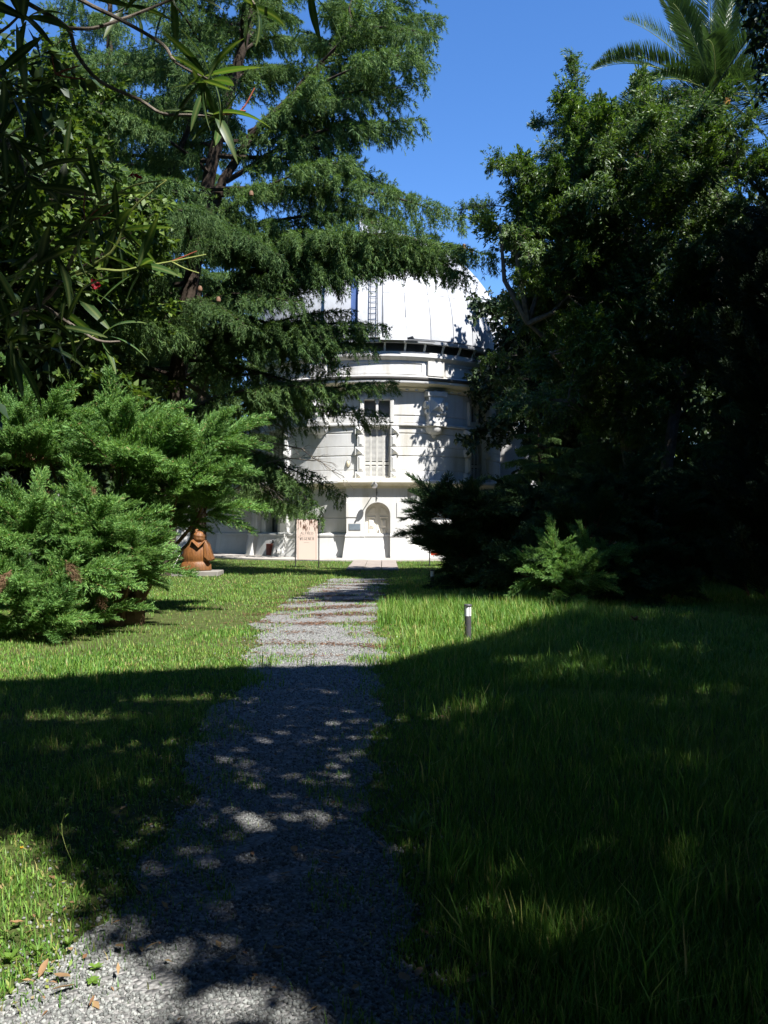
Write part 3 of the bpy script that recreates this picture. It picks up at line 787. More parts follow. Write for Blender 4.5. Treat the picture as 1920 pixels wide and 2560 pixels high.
# carved wooden figure
SXc, SYc = (488 - 960) / F * 25.6, 25.9
base = MB(); base.box((-0.72, -0.45, 0), (0.72, 0.55, 0.17)); 
bo = base.build('plinth_slab', M['concrete'], None, bevel=0.02); bo.location = (SXc, SYc, 0)
tag(bo, 'low grey concrete slab under the carved wooden figure', 'plinth')
def carved():
    bm = bmesh.new()
    prof = [(0, .46), (.04, .47), (.20, .45), (.27, .40), (.29, .385), (.33, .41), (.5, .42), (.66, .38), (.80, .33), (.90, .27), (.96, .19), (.98, .12)]
    n = 28; rings = []
    for z, r in prof:
        ring = []
        for k in range(n):
            a = 2 * PI * k / n
            fold = 1 + .045 * math.cos(5 * a + z * 2) * (z < .6) + .03 * math.cos(2 * a)
            x = r * math.cos(a) * 1.0 * fold; y = r * math.sin(a) * .72 * fold
            ring.append(bm.verts.new((x - .06 + .05 * z, y, z)))
        rings.append(ring)
    for i in range(len(rings) - 1):
        for k in range(n): bm.faces.new((rings[i][k], rings[i][(k + 1) % n], rings[i + 1][(k + 1) % n], rings[i + 1][k]))
    bm.faces.new(rings[0][::-1]); bm.faces.new(rings[-1])
    return bm
ws = empty('carved_figure', (SXc, SYc, 0.17), 'varnished brown wooden carving of a seated robed figure on a concrete slab', 'sculpture')
bm = carved(); me = bpy.data.meshes.new('robe'); bmesh.ops.recalc_face_normals(bm, faces=bm.faces); bm.to_mesh(me); bm.free()
me.materials.append(M['wood']); me.polygons.foreach_set('use_smooth', np.ones(len(me.polygons), dtype=bool)); link('robe', me, ws)
# head with brow, nose and a cap of hair, joined into one surface
bm = bmesh.new()
bmesh.ops.create_icosphere(bm, subdivisions=4, radius=1)
for v in bm.verts:
    x, y, z = v.co
    f = 1.0
    f += .16 * math.exp(-((x - .15) ** 2 + (z + .05) ** 2) / .03) * (y < 0)          # nose
    f -= .12 * (math.exp(-((x - .48) ** 2 + (z - .18) ** 2) / .03) + math.exp(-((x + .2) ** 2 + (z - .18) ** 2) / .03)) * (y < 0)  # eye hollows
    f += .10 * math.exp(-((z - .42) ** 2) / .01)                                      # hair edge
    f -= .07 * math.exp(-((z + .38) ** 2) / .006) * (y < 0)                            # mouth
    f -= .10 * math.exp(-((x + .15) ** 2 + (z - .75) ** 2) / .02)
    v.co = Vector((x * .19 * f, y * .18 * f, z * .215 * f))
me = bpy.data.meshes.new('head'); bm.to_mesh(me); bm.free(); me.materials.append(M['wood']); me.polygons.foreach_set('use_smooth', np.ones(len(me.polygons), dtype=bool))
ho = link('head', me, ws); ho.location = (.06, -.06, 1.02); ho.rotation_euler = (.15, .1, .3)
f = MB()
f.prism([(.20, -.16, .93), (.27, -.22, .97), (.36, -.24, .82), (.50, -.26, .34), (.40, -.30, .30), (.24, -.26, .42)], [(.20, .14, .93), (.27, .16, .97), (.38, .15, .82), (.54, .12, .34), (.42, .12, .28), (.24, .14, .42)])
f.build('arm_slab', M['wood'], ws, smooth=True, bevel=0.03)
f = MB()
f.prism([(-.12, -.34, .93), (.10, -.36, .70), (.30, -.30, .92), (.28, -.22, .97), (.10, -.26, .82), (-.10, -.22, .99)], [(-.12, -.20, .95), (.10, -.22, .72), (.30, -.16, .94), (.28, -.10, .98), (.10, -.14, .84), (-.10, -.10, 1.0)])
f.build('collar', M['wood'], ws, smooth=True, bevel=0.02)
f = MB(); f.tube([(-.02, 0, 1.18), (-.05, 0, 1.26), (.02, .02, 1.28)], [.06, .05, .02], 8); f.build('hair_knot', M['wood'], ws, smooth=True)
gw = MB(); gw.tube([(-.34, -.25, .80), (-.71, -.40, .0)], .008, 5); gw.build('guy_wire', M['white_paint'], ws)

# sign board with lettering
def serif(mb, text, x0, z, h, y, width):
    G = {'A': [(0, 0, .5, 1), (.5, 1, 1, 0), (.2, .38, .8, .38)], 'L': [(.15, 0, .15, 1), (.15, .03, .9, .03)], 'F': [(.15, 0, .15, 1), (.15, .97, .9, .97), (.15, .52, .7, .52)],
         'R': [(.15, 0, .15, 1), (.15, .97, .7, .95), (.7, .95, .85, .75), (.85, .75, .65, .52), (.65, .52, .15, .5), (.5, .5, 1, 0)],
         'E': [(.15, 0, .15, 1), (.15, .97, .9, .97), (.15, .52, .7, .52), (.15, .03, .95, .03)],
         'D': [(.12, 0, .12, 1), (.12, .97, .6, .95), (.6, .95, .95, .65), (.95, .65, .95, .35), (.95, .35, .6, .05), (.6, .05, .12, .03)],
         'W': [(0, 1, .28, 0), (.28, 0, .5, .9), (.5, .9, .72, 0), (.72, 0, 1, 1)],
         'G': [(.95, .8, .6, 1), (.6, 1, .2, .85), (.2, .85, .05, .5), (.05, .5, .2, .12), (.2, .12, .6, 0), (.6, 0, .95, .15), (.95, .15, .95, .45), (.95, .45, .65, .45)],
         'N': [(.1, 0, .1, 1), (.1, 1, .9, 0), (.9, 0, .9, 1)]}
    adv = width / len(text); w = adv * .78
    for i, ch in enumerate(text):
        for k, (ax, az, bx, bz) in enumerate(G[ch]):
            a = Vector((x0 + i * adv + ax * w, 0, z + az * h)); b = Vector((x0 + i * adv + bx * w, 0, z + bz * h))
            d = (b - a).normalized(); t = .13 * h if abs(d.z) > .6 else .08 * h
            nrm = Vector((-d.z, 0, d.x)) * t / 2; yy = y - .0003 * k
            mb.add([tuple(p_ + Vector((0, yy, 0))) for p_ in (a - nrm, b - nrm, b + nrm, a + nrm)], [(0, 1, 2, 3)])
            if abs(d.z) > .8:
                for e in (a, b):
                    mb.add([(e.x - .12 * h, yy - .0005, e.z - .02 * h), (e.x + .12 * h, yy - .0005, e.z - .02 * h), (e.x + .12 * h, yy - .0005, e.z + .03 * h), (e.x - .12 * h, yy - .0005, e.z + .03 * h)], [(0, 1, 2, 3)])
def sign(x, y, rz, label, kind):
    s = empty('signboard', (x, y, 0), label, 'sign', 'sign boards on iron posts before the wall', rz)
    for u in (-.45, .45):
        m = MB(); m.tube([(u, 0, -.05), (u, 0, 1.82)], .022, 8); m.build('post', M['black'], s, smooth=True)
    for z in (1.80, .28):
        m = MB(); m.tube([(-.45, 0, z), (.45, 0, z)], .012, 6); m.build('crossbar', M['black'], s)
    m = MB(); m.box((-.40, -.012, .30), (.40, .012, 1.79))
    b = m.build('board', M['sign'] if kind == 0 else M['board2'], s)
    if kind == 0:
        t = MB(); serif(t, 'ALFRED', -.245, 1.24, .085, -.0135, .50); serif(t, 'WEGENER', -.275, 1.03, .10, -.0135, .56)
        t.add([(-.12, -.0135, .93), (.09, -.0135, .93), (.09, -.0135, .937), (-.12, -.0135, .937)], [(0, 1, 2, 3)])
        t.add([(-.27, -.0135, 1.18), (.27, -.0135, 1.18), (.27, -.0135, 1.184), (-.27, -.0135, 1.184)], [(0, 1, 2, 3)])
        t.build('lettering', M['ink'], b)
        t = MB()
        for u in (-.345, .345): t.add([(u - .004, -.0135, .32), (u + .004, -.0135, .32), (u + .004, -.0135, 1.77), (u - .004, -.0135, 1.77)], [(0, 1, 2, 3)])
        t.build('border_line', M['ink'], b)
    else:
        t = MB(); t.box((-.398, -.0145, .42), (.398, -.0125, .56)); t.build('red_band', plain('red_band', (.42, .05, .02), .5), b)
        t = MB(); t.box((-.398, -.0145, .66), (.398, -.0125, 1.5)); t.build('grey_field', plain('grey_print', (.30, .34, .42), .5), b)
M['board2'] = plain('white_board', (0.75, 0.73, 0.70), .5)
sign(-2.88, 31.0, R(-8), 'pink stained ALFRED WEGENER sign board on two black posts left of the door', 0)
sign(2.21, 32.0, R(2), 'white sign board with red bottom band half hidden behind the dark juniper', 1)

# lamp over the door, reaching out from the wall on a bent pipe
lamp = empty('wall_lamp', (-0.34, PY, 2.75), 'grey wall lamp on a bent pipe above the arched door', 'lamp')
m = MB(); m.tube([(0, -.03, 0), (0, -.03, .42), (-.01, -.07, .50), (-.03, -.22, .56), (-.08, -.72, .66)], .022, 8); m.build('pipe', M['grey_metal'], lamp, smooth=True)
for z in (.06, .32):
    m = MB(); m.box((-.04, -.012, z), (.04, .0, z + .04)); m.build('bracket', M['grey_metal'], lamp)
TL = Matrix.Translation((-.10, -.80, .67)) @ Matrix.Rotation(R(62), 4, 'X')
m = MB(); m.lathe([(.03, .16), (.06, .10), (.13, .02), (.15, -.06), (.145, -.065), (.12, .0), (.03, .08)], n=20); m.build('shade', plain('aluminium', (.5, .5, .52), .35, .7), lamp, smooth=True, M=TL)
m = MB(); m.lathe([(.02, -.16), (.07, -.14), (.10, -.08), (.10, -.03), (.05, .03)], n=16); m.build('bulb', plain('lamp_glass', (.55, .57, .58), .12), lamp, smooth=True, M=TL)
m = MB(); m.lathe([(.035, .12), (.045, .22), (.03, .26)], n=12); m.build('lamp_socket', M['grey_metal'], lamp, smooth=True, M=TL)

# plaque, bulkhead lamp, fittings on the wall
m = MB(); m.box((-.26, -.03, -.14), (.26, 0, .14)); o = m.build('plaque', M['plaque'], None, bevel=.008); o.location = (-1.37, PY - .001, 1.50)
tag(o, 'small grey metal plaque on the wall left of the arched door', 'plaque')
m = MB(); m.box((-.275, -.02, -.155), (.275, .0, .155)); m.build('backing', M['concrete'], o)
L = loc(-11.8, RD + .012)
bl = empty('bulkhead_lamp', L(0, 0, 4.5), 'oval bulkhead lamp on the upper wall left of the shuttered window', 'lamp', rz=R(-11.8))
m = MB(); m.lathe([(.10, 0), (.10, .03), (.085, .08), (.05, .11), (.01, .12)], n=18); m.build('globe', plain('old_glass', (.5, .44, .32), .3), bl, smooth=True, M=Matrix.Rotation(R(90), 4, 'X') @ Matrix.Diagonal((1, 1.55, 1, 1)))
m = MB(); m.lathe([(.115, -.01), (.115, .025), (.10, .03)], n=18); m.build('rim', M['grey_metal'], bl, smooth=True, M=Matrix.Rotation(R(90), 4, 'X') @ Matrix.Diagonal((1, 1.55, 1, 1)))
def wallbox(name, a, z, w, h, mat, label, cat, r=7.34, tilt=0):
    L = loc(a, r); o = empty(name, L(0, 0, z), label, cat, rz=R(a))
    m = MB(); m.box((-w / 2, -.06, 0), (w / 2, .10, h)); m.build('case', mat, o, bevel=.008)
    return o
wb = wallbox('meter_cupboard', -47.3, .10, .36, .56, M['redbox'], 'low red brown metal cupboard set in the plinth by the left niche', 'cupboard', 7.30)
m = MB(); m.box((-.15, -.075, .04), (.15, -.061, .52)); m.build('door', M['redbox'], wb, bevel=.006)
m = MB(); m.tube([(.12, -.085, .24), (.12, -.085, .32)], .01, 6); m.build('handle', M['black'], wb)
wb = wallbox('junction_box', -39.3, .22, .14, .22, M['white_paint'], 'tiny white junction box low on the plinth left of the pink sign', 'box', 7.62)
m = MB(); m.box((-.05, -.068, .05), (.05, -.061, .17)); m.build('cover', M['grey_metal'], wb)
L = loc(-44.2, 7.24)
fl = empty('floodlight', L(0, 0, .62), 'small round floodlight on a bracket low on the wall beside the red brown cupboard', 'lamp', rz=R(-44.2))
m = MB(); m.tube([(-.05, .05, -.45), (-.03, -.03, -.1), (0, -.16, .12)], .012, 6); m.build('bracket', M['grey_metal'], fl)
m = MB(); m.lathe([(.03, -.12), (.09, -.05), (.10, .02), (.08, .03)], n=16); m.build('shade', M['black'], fl, smooth=True, M=Matrix.Translation((0, -.2, .15)) @ Matrix.Rotation(R(70), 4, 'X'))
m = MB(); m.lathe([(.075, .032), (.07, .05), (.02, .06)], n=16); m.build('lens', M['white_diff'], fl, smooth=True, M=Matrix.Translation((0, -.2, .15)) @ Matrix.Rotation(R(70), 4, 'X'))

# two cables crossing the upper right corner
for i, (a, b) in enumerate(((at(1700, 330, 21), at(1990, -120, 16)), (at(1760, 360, 21), at(1990, 90, 15)))):
    pts = [Vector(a).lerp(Vector(b), t) - Vector((0, 0, .25 * 4 * t * (1 - t))) for t in np.linspace(-.5, 2.2, 24)]
    m = MB(); m.tube(pts, .013, 5); o = m.build('overhead_cable', M['black'])
    tag(o, ('thin black cable crossing the palm, the upper of two' if i == 0 else 'thin black cable below the palm, the lower of two'), 'cable')

# ---------------------------------------------------------------- foliage builders
TRI1 = (np.array([[0, -.5, 0], [0, .5, 0], [1, 0, 0]], float), np.array([[0, 1, 2]]))
LEAF = (np.array([[0, 0, 0], [.45, .5, .10], [1, 0, -.06], [.45, -.5, .10]], float), np.array([[0, 3, 2], [0, 2, 1]]))

def tuft(rng, n, ln, wd, cone):
    """needle bundle along +x"""
    a = rng.uniform(0, 2 * PI, n); c = np.tan(R(cone)) * np.sqrt(rng.uniform(0.05, 1, n))
    d = unit(np.stack([np.ones(n), c * np.cos(a), c * np.sin(a)], -1))
    Rm = frames(d, rng)
    s = np.stack([ln * rng.uniform(.6, 1.1, n), np.full(n, wd), np.full(n, 1)], -1)
    return scatter(TRI1[0], TRI1[1], d * ln * rng.uniform(0, .25, n)[:, None], Rm, s)

def make_bough(L, W, droop, seed, dens=1.0):
    """cedar bough, base at origin, tip at (L,0,0): wood, needles"""
    rng = np.random.default_rng(seed)
    ph = rng.uniform(0, 6, 4)
    def axis(t):
        t = np.asarray(t, float)
        return np.stack([L * t, .05 * L * np.sin(t * 4 + ph[0]) * t * (1 - t) * 4, .28 * L * t * (1 - t) * .9 - .02 * L * np.sin(t * 7 + ph[1]) * (1 - t)], -1)
    wood = MB()
    wood.tube(axis(np.linspace(0, 1, 14)), list(np.linspace(.011 * L + .012, .006, 14)), 6)
    pos, dr = [], []
    nb = int(L / .11)
    for k in range(nb):
        t = .10 + .90 * (k + rng.uniform(0, 1)) / nb
        for side in (-1, 1):
            if rng.uniform() < .06 or math.sin(t * L * 2.1 + ph[2] + side * 1.3) + .5 * math.sin(t * L * 5.3 + ph[3]) < -.75: continue
            l = W * (min(1, t * 2.2 + .25) * (1.02 - t ** 2.2) ** .6) * rng.uniform(.55, 1.12) + .15
            th = R(rng.uniform(38, 72))
            n = max(3, int(l / .055))
            s = np.linspace(.05, 1, n)
            b = axis(t)
            dz = -droop * l * s ** 2 + .10 * l * s
            pts = b + np.stack([np.cos(th) * l * s, side * np.sin(th) * l * s, dz], -1) + rng.normal(size=(n, 3)) * .02
            if k % 2 == 0: wood.tube(pts[:: max(1, n // 4)], .006, 3, False)
            d = np.stack([np.full(n, math.cos(th)), np.full(n, side * math.sin(th)), .05 - 2 * droop * s * .9], -1)
            pos.append(pts); dr.append(d + rng.normal(size=(n, 3)) * .45)
            # hanging twigs
            m = rng.uniform(size=n) < .30 * dens
            for q in np.nonzero(m)[0]:
                h = rng.integers(2, 8)
                hp = pts[q] + np.stack([rng.normal(0, .02, h).cumsum() + .015 * np.arange(h), rng.normal(0, .02, h).cumsum(), -.06 * np.arange(1, h + 1)], -1)
                pos.append(hp); dr.append(np.tile([.35 * math.cos(th), .35 * side * math.sin(th), -1.0], (h, 1)) + rng.normal(size=(h, 3)) * .3)
    pos = np.concatenate(pos); dr = unit(np.concatenate(dr))
    tv, tf = tuft(rng, 8, .115, .0155, 36)
    V, Fc = scatter(tv, tf, pos, frames(dr, rng), rng.uniform(.75, 1.3, len(pos)))
    return wood.mesh('bough', M['bark']), np_mesh('needles', V, Fc, M['cedar'])

def make_juniper_branch(L, seed, mat='juniper'):
    """flattened feathery plume along +x, tip nodding"""
    rng = np.random.default_rng(seed)
    wood = MB(); ph = rng.uniform(0, 6)
    ax = lambda t: np.stack([L * t, .04 * L * np.sin(3 * t + ph), .16 * L * t * (1 - t) * 2 - .03 * L * t * t], -1)
    wood.tube(ax(np.linspace(0, .92, 7)), list(np.linspace(.016, .004, 7)), 5)
    pos, dr, sc_ = [], [], []
    ns = int(L / .0105)
    for k in range(ns):
        t = .06 + .92 * k / ns
        a = rng.uniform(0, 2 * PI)
        l = L * .34 * (1.04 - t) ** .75 * rng.uniform(.5, 1.15) + .06
        fw = rng.uniform(.6, 1.0)
        d = unit(np.array([fw, math.cos(a) * .85, math.sin(a) * .34 + .05]))
        n = max(4, int(l / .0125))
        s = np.linspace(.05, 1, n)[:, None]
        pts = ax(np.array(t)) + d * l * s + np.array([.14, 0, -.06]) * l * s ** 2
        side = unit(np.cross(d, rng.normal(size=3)))
        alt = np.where(np.arange(n) % 2, 1, -1)[:, None]
        dd = d * .9 + side * alt * rng.uniform(.3, .7, (n, 1)) + rng.normal(size=(n, 3)) * .2
        pos.append(pts); dr.append(dd); sc_.append(np.interp(s[:, 0], [0, 1], [1.0, .6]))
    pos = np.concatenate(pos); dr = unit(np.concatenate(dr)); sc_ = np.concatenate(sc_)
    n = len(pos)
    S3 = np.stack([sc_ * rng.uniform(.05, .10, n), np.full(n, .015), np.ones(n)], -1)
    V, Fc = scatter(TRI1[0], TRI1[1], pos, frames(dr, rng), S3)
    return wood.mesh('branch', M['bark_brown']), np_mesh('needles', V, Fc, M[mat])

def make_leafy_branch(L, nsub, ll, lw, mat, seed, wmat='bark_grey', ncl=5, nl=9):
    rng = np.random.default_rng(seed)
    wood = MB(); ph = rng.uniform(0, 6, 2)
    ax = lambda t: np.stack([L * np.asarray(t), .07 * L * np.sin(3.2 * np.asarray(t) + ph[0]), .06 * L * np.sin(2.5 * np.asarray(t) + ph[1])], -1)
    wood.tube(ax(np.linspace(0, 1, 8)), list(np.linspace(.012 * L + .006, .004, 8)), 5)
    pos, dr = [], []
    for k in range(nsub):
        t = rng.uniform(.15, 1) ** .8
        d = unit(np.array([.55, 0, .18]) + rng.normal(size=3) * .55)
        l = L * rng.uniform(.12, .36) * (1.15 - .5 * t)
        b = ax(t)
        e = b + d * l + np.array([0, 0, -.04 * L])
        wood.tube([b, (b + e) / 2 + [0, 0, .02], e], [.007, .005, .003], 3, False)
        for c in range(ncl):
            s = .35 + .65 * c / (ncl - 1)
            p = b + (e - b) * s
            m = nl if c == ncl - 1 else nl // 2
            dd = unit(d * .5 + rng.normal(size=(m, 3)) * .6 + np.array([0, 0, -.45]))
            pos.append(p + rng.normal(size=(m, 3)) * .03); dr.append(dd)
    pos = np.concatenate(pos); dr = np.concatenate(dr); n = len(pos)
    S3 = np.stack([ll * rng.uniform(.65, 1.15, n), np.full(n, lw), np.full(n, lw)], -1)
    V, Fc = scatter(LEAF[0], LEAF[1], pos, frames(dr, rng, (0, 0, 1)), S3)
    return wood.mesh('branch', M[wmat]), np_mesh('leaves', V, Fc, mat)

def orient(base, d, scale, roll=0.0, up=(0, 0, 1)):
    d = Vector(d).normalized(); u = Vector(up)
    y = u.cross(d)
    if y.length < 1e-3: y = Vector((0, 1, 0))
    y.normalize(); z = d.cross(y)
    Rm = Matrix(((d.x, y.x, z.x), (d.y, y.y, z.y), (d.z, y.z, z.z))).to_4x4()
    return Matrix.Translation(base) @ Rm @ Matrix.Rotation(roll, 4, 'X') @ Matrix.Scale(scale, 4)

def put(tree, pair, Mx, wname, lname):
    b = link(wname, pair[0], tree, Mx); link(lname, pair[1], b)
    return b

# ---------------------------------------------------------------- cedars
BOUGH = {3: [make_bough(3.0, .85, .30, 10 + i) for i in range(2)], 5: [make_bough(5.0, 1.25, .33, 20 + i) for i in range(3)], 8: [make_bough(8.0, 1.55, .38, 30 + i) for i in range(2)]}
rng = np.random.default_rng(77); rr = random.Random(77)
def add_bough(tree, base, tip, ox, oy, roll=0):
    v = Vector(tip) - Vector(base); l = v.length
    key = min(BOUGH, key=lambda k: abs(math.log(k / l)))
    return put(tree, rr.choice(BOUGH[key]), orient(Vector(base) - Vector((ox, oy, 0)), v, l / key, roll), 'bough', 'needles')

def trunk_obj(tree, pts, rad, mat, n=10):
    m = MB(); m.tube(pts, rad, n); return m.build('trunk', mat, tree, smooth=True)

def cedar_trunk_x(z, px=(0, 5, 9, 12.3, 16.6, 24), xs=(-7.0, -6.6, -6.1, -5.6, -4.4, -2.6)): return float(np.interp(z, px, xs))
CYD = 26.0
cedar = empty('cedar_tree', (-7.0, CYD, 0), 'huge dark cedar with leaning trunk and drooping boughs in front of the dome', 'tree')
trunk_obj(cedar, [(cedar_trunk_x(z) + 7.0, .15 * math.sin(z * .7), z) for z in np.linspace(0, 24, 16)], list(np.linspace(.36, .05, 16)), M['bark'])
# second leader forking off to the right higher up
m = MB(); m.tube([(1.0, 0, 9.5), (1.9, .2, 12.5), (3.0, .3, 14.2), (4.6, .2, 15.6), (6.2, -.4, 17.2)], [.16, .15, .13, .10, .05], 8); m.build('limb', M['bark'], cedar, smooth=True)
m = MB(); m.tube([(.6, 0, 7.0), (-.4, .3, 9.3), (-.2, .5, 12), (.8, .3, 14.2), (1.1, .2, 18)], [.13, .12, .11, .09, .05], 8); m.build('limb', M['bark'], cedar, smooth=True)
# boughs read off the photograph: (tip px, tip py, tip depth, height on the trunk)
RB = [(760, -20, 28, 18), (720, 40, 28.4, 17.5), (740, 110, 28.6, 16.6), (700, 170, 28, 15.8), (750, 200, 28.8, 15.4), (850, 20, 28.5, 17.6), (820, 120, 28.5, 16.6), (880, 80, 28.2, 17), (900, -30, 27.4, 18), (650, 20, 28, 17.6), (640, 110, 28, 16.4), (960, 40, 27.6, 17.4), (800, -60, 26, 18.6), (770, 110, 28, 16.5), (830, 50, 27.5, 17), (720, 190, 27.6, 15.8), (790, 240, 27, 15), (700, 60, 27, 17), (850, 710, 25, 10.2), (800, 790, 24.5, 9.4), (900, 830, 24.2, 9), (770, 690, 24.4, 10), (890, 640, 24.2, 11), (830, 880, 25.2, 8.4), (740, 800, 25, 9), (900, 110, 27, 17), (960, 200, 27, 16), (1150, 620, 23.6, 12.0), (1080, 640, 23.0, 11.6), (990, 640, 25.4, 11.4), (1090, 590, 24.0, 12.4), (930, 530, 25, 13.0), (1060, 580, 23.0, 12.4), (980, 470, 25.5, 13.8), (1085, 90, 24.4, 17.0), (1060, 170, 26.6, 16.2), (1000, 240, 26.6, 15.6), (930, 60, 25.4, 17.2), (900, 330, 25.8, 14.6), (880, 180, 25.6, 16.0), (1020, 330, 25.6, 14.9), (870, 780, 25.2, 9.6), (800, 960, 24.2, 8.0), (1235, 640, 23.4, 11.6), (1170, 690, 23.2, 11.0), (1120, 655, 23.6, 11.4), (1160, 555, 24.0, 13.0), (1040, 500, 26.5, 13.6), (1000, 560, 24.0, 12.2), (900, 600, 23.5, 11.4), 
      (1105, 50, 26.0, 17.5), (1085, 150, 25.5, 16.6), (1050, 215, 25.0, 16.0), (1045, 300, 25.0, 15.2), (1000, 110, 27, 17.0), (920, 250, 24, 15.0), (880, 400, 24, 13.6), (1080, -40, 26, 18.4), (980, 10, 24.5, 17.8), (1040, 130, 24.0, 16.9),
      (965, 815, 24.0, 9.6), (985, 955, 25.0, 8.6), (940, 870, 24.2, 9.0), (960, 1040, 25.6, 7.6), (870, 930, 24.5, 8.2), (850, 1010, 25.4, 7.4), (760, 760, 23.2, 9.6), (700, 640, 23, 10.6), 
      (850, 1240, 26.5, 5.2), (800, 1275, 26.0, 5.0), (760, 1215, 27, 5.4), (690, 1150, 26.0, 5.8), (700, 1260, 25.8, 5.0),
      (620, 820, 22.8, 8.6), (380, 850, 23, 8.0), (420, 60, 24, 16.8), (250, 180, 24, 15.2), ]
for px, py, Y, z0 in RB:
    tip = at(px, py, Y); z0 = max(4.2, min(z0, tip[2] + rr.uniform(-2.0, 2.2))) if px > 640 else z0
    base = (cedar_trunk_x(z0), CYD, z0)
    if tip[2] > 13 and px > 760: z0 = min(max(z0, 12.5), 17); base = (float(np.interp(z0, [13, 14.2, 15.6, 17.2], [-5, -4.0, -2.4, -.8])), CYD, z0)
    add_bough(cedar, base, tip, -7.0, CYD, rr.uniform(-.45, .45))
for k in range(46):   # the far and left sides of the tree
    z = 5.5 + 17.5 * k / 46; az = R(95 + (k * 137.5) % 190); l = float(np.interp(z, [5, 9, 16, 24], [5.5, 7, 5.5, 2.0])) * rr.uniform(.8, 1.15)
    b = (cedar_trunk_x(z), CYD, z)
    add_bough(cedar, b, (b[0] + l * math.cos(az), b[1] + l * math.sin(az), z + rr.uniform(-1.2, .6)), -7.0, CYD, rr.uniform(-.2, .2))
# bare grey dead branches hanging below the crown towards the building
def dead_branch(tree, p0, p1, r0, seed, ox, oy):
    q = random.Random(seed); m = MB(); a, b = Vector(p0), Vector(p1)
    n = 9; pts = [a.lerp(b, i / n) + Vector((q.uniform(-.06, .06), q.uniform(-.08, .08), q.uniform(-.07, .07) + .25 * math.sin(PI * i / n))) * (i > 0) for i in range(n + 1)]
    off = Vector((ox, oy, 0)); m.tube([p - off for p in pts], list(np.linspace(r0, .008, n + 1)), 6)
    for i in range(2, n + 1):
        for s in range(2):
            d = Vector((q.uniform(.1, .8), q.uniform(-.6, .6), q.uniform(-.6, .4))) * q.uniform(.35, .95); st = pts[i]
            mid = st + d * .5 + Vector((0, 0, q.uniform(-.08, .08))); m.tube([st - off, mid - off, st + d - off], [r0 * .28, r0 * .2, .004], 4)
            d2 = Vector((q.uniform(.1, .6), q.uniform(-.4, .4), q.uniform(-.5, .2))) * .4; m.tube([mid - off, mid + d2 - off], [r0 * .14, .003], 4)
    m.build('bare_branch', M['bark_grey'], tree)
for i, (p0, p1, r0) in enumerate([((560, 1110, 25.5), (695, 1065, 25.2), .05), ((620, 1095, 25.4), (860, 1190, 25.0), .035), ((585, 1150, 25.6), (720, 1125, 25.2), .03), ((600, 1180, 25.8), (820, 1160, 25.1), .035), ((560, 945, 25.8), (720, 965, 25.2), .06), ((500, 1010, 25.8), (690, 1000, 25.2), .05), ((560, 1235, 25.8), (690, 1230, 25.4), .03), ((470, 1060, 26), (560, 890, 25.5), .06), ((450, 950, 26), (620, 905, 25.4), .04)]):
    dead_branch(cedar, at(*p0), at(*p1), r0, i, -7.0, CYD)
# limbs linking the low dead branches with the trunk
for i, (z0, px, py) in enumerate([(6.2, 620, 1095), (7.2, 600, 950), (5.2, 600, 1180), (5.0, 560, 1235)]):
    m = MB(); e = at(px, py, 25.6); b = np.array([cedar_trunk_x(z0), CYD, z0]); mid = (b + e) / 2 + [0, 0, .25]; o_ = np.array([-7.0, CYD, 0])
    m.tube([b - o_, mid - o_, e - o_], [.09, .07, .05], 7); m.build('limb', M['bark_grey'], cedar, smooth=True)
# cones on the cedar
cone = MB(); cone.lathe([(.005, 0), (.045, .01), (.05, .06), (.03, .105), (.005, .115)], n=10); cme = cone.mesh('cone', plain('cone_scales', (.16, .085, .045), .8), True)
for px, py, Y in [(1160, 622, 24.3), (1178, 633, 24.3), (628, 490, 22.9), (546, 755, 22.4), (500, 728, 22.4), (932, 562, 23.8)]:
    c = link('cone', cme, cedar); c.location = Vector(at(px, py, Y)) - Vector((-7.0, CYD, 0)); c.scale = (1.3, 1.3, 1.3)

def conifer(x, y, h, l0, z0, n, seed, label, name='cedar_tree', group=None, squash=1.0):
    t = empty(name, (x, y, 0), label, 'tree', group); q = random.Random(seed)
    trunk_obj(t, [(0.1 * math.sin(z), .1 * math.cos(z * .8), z) for z in np.linspace(0, h, 9)], list(np.linspace(.02 * h, .03, 9)), M['bark'], 8)
    for k in range(n):
        f = k / n; z = z0 + (h - z0) * f; az = k * 2.39996 + q.uniform(-.3, .3); l = l0 * (1 - f) ** .65 * q.uniform(.75, 1.15) + .6
        key = min(BOUGH, key=lambda kk: abs(math.log(kk / l)))
        v = Vector((math.cos(az), math.sin(az), q.uniform(-.22, .06)))
        put(t, q.choice(BOUGH[key]), orient((0, 0, z), v, l / key, q.uniform(-.2, .2)), 'bough', 'needles')
    return t
conifer(-10.6, 32, 25, 5.0, 7.0, 60, 5, 'dark cedar standing left of and behind the leaning cedar', squash=1)
conifer(-9.0, 40, 21, 5.0, 3.0, 55, 8, 'dark conifer behind the cedar, beside the left turret of the observatory')
conifer(7.4, 25.5, 6.4, 2.6, .4, 48, 6, 'low dark conifer behind the junipers right of the observatory', 'conifer')
conifer(5.2, 27.5, 4.8, 1.7, .4, 40, 16, 'young grey green conifer before the right turret', 'conifer')
conifer(10.6, 22, 8.0, 3.2, .3, 55, 7, 'broad black green conifer in deep shade at the right', 'conifer')

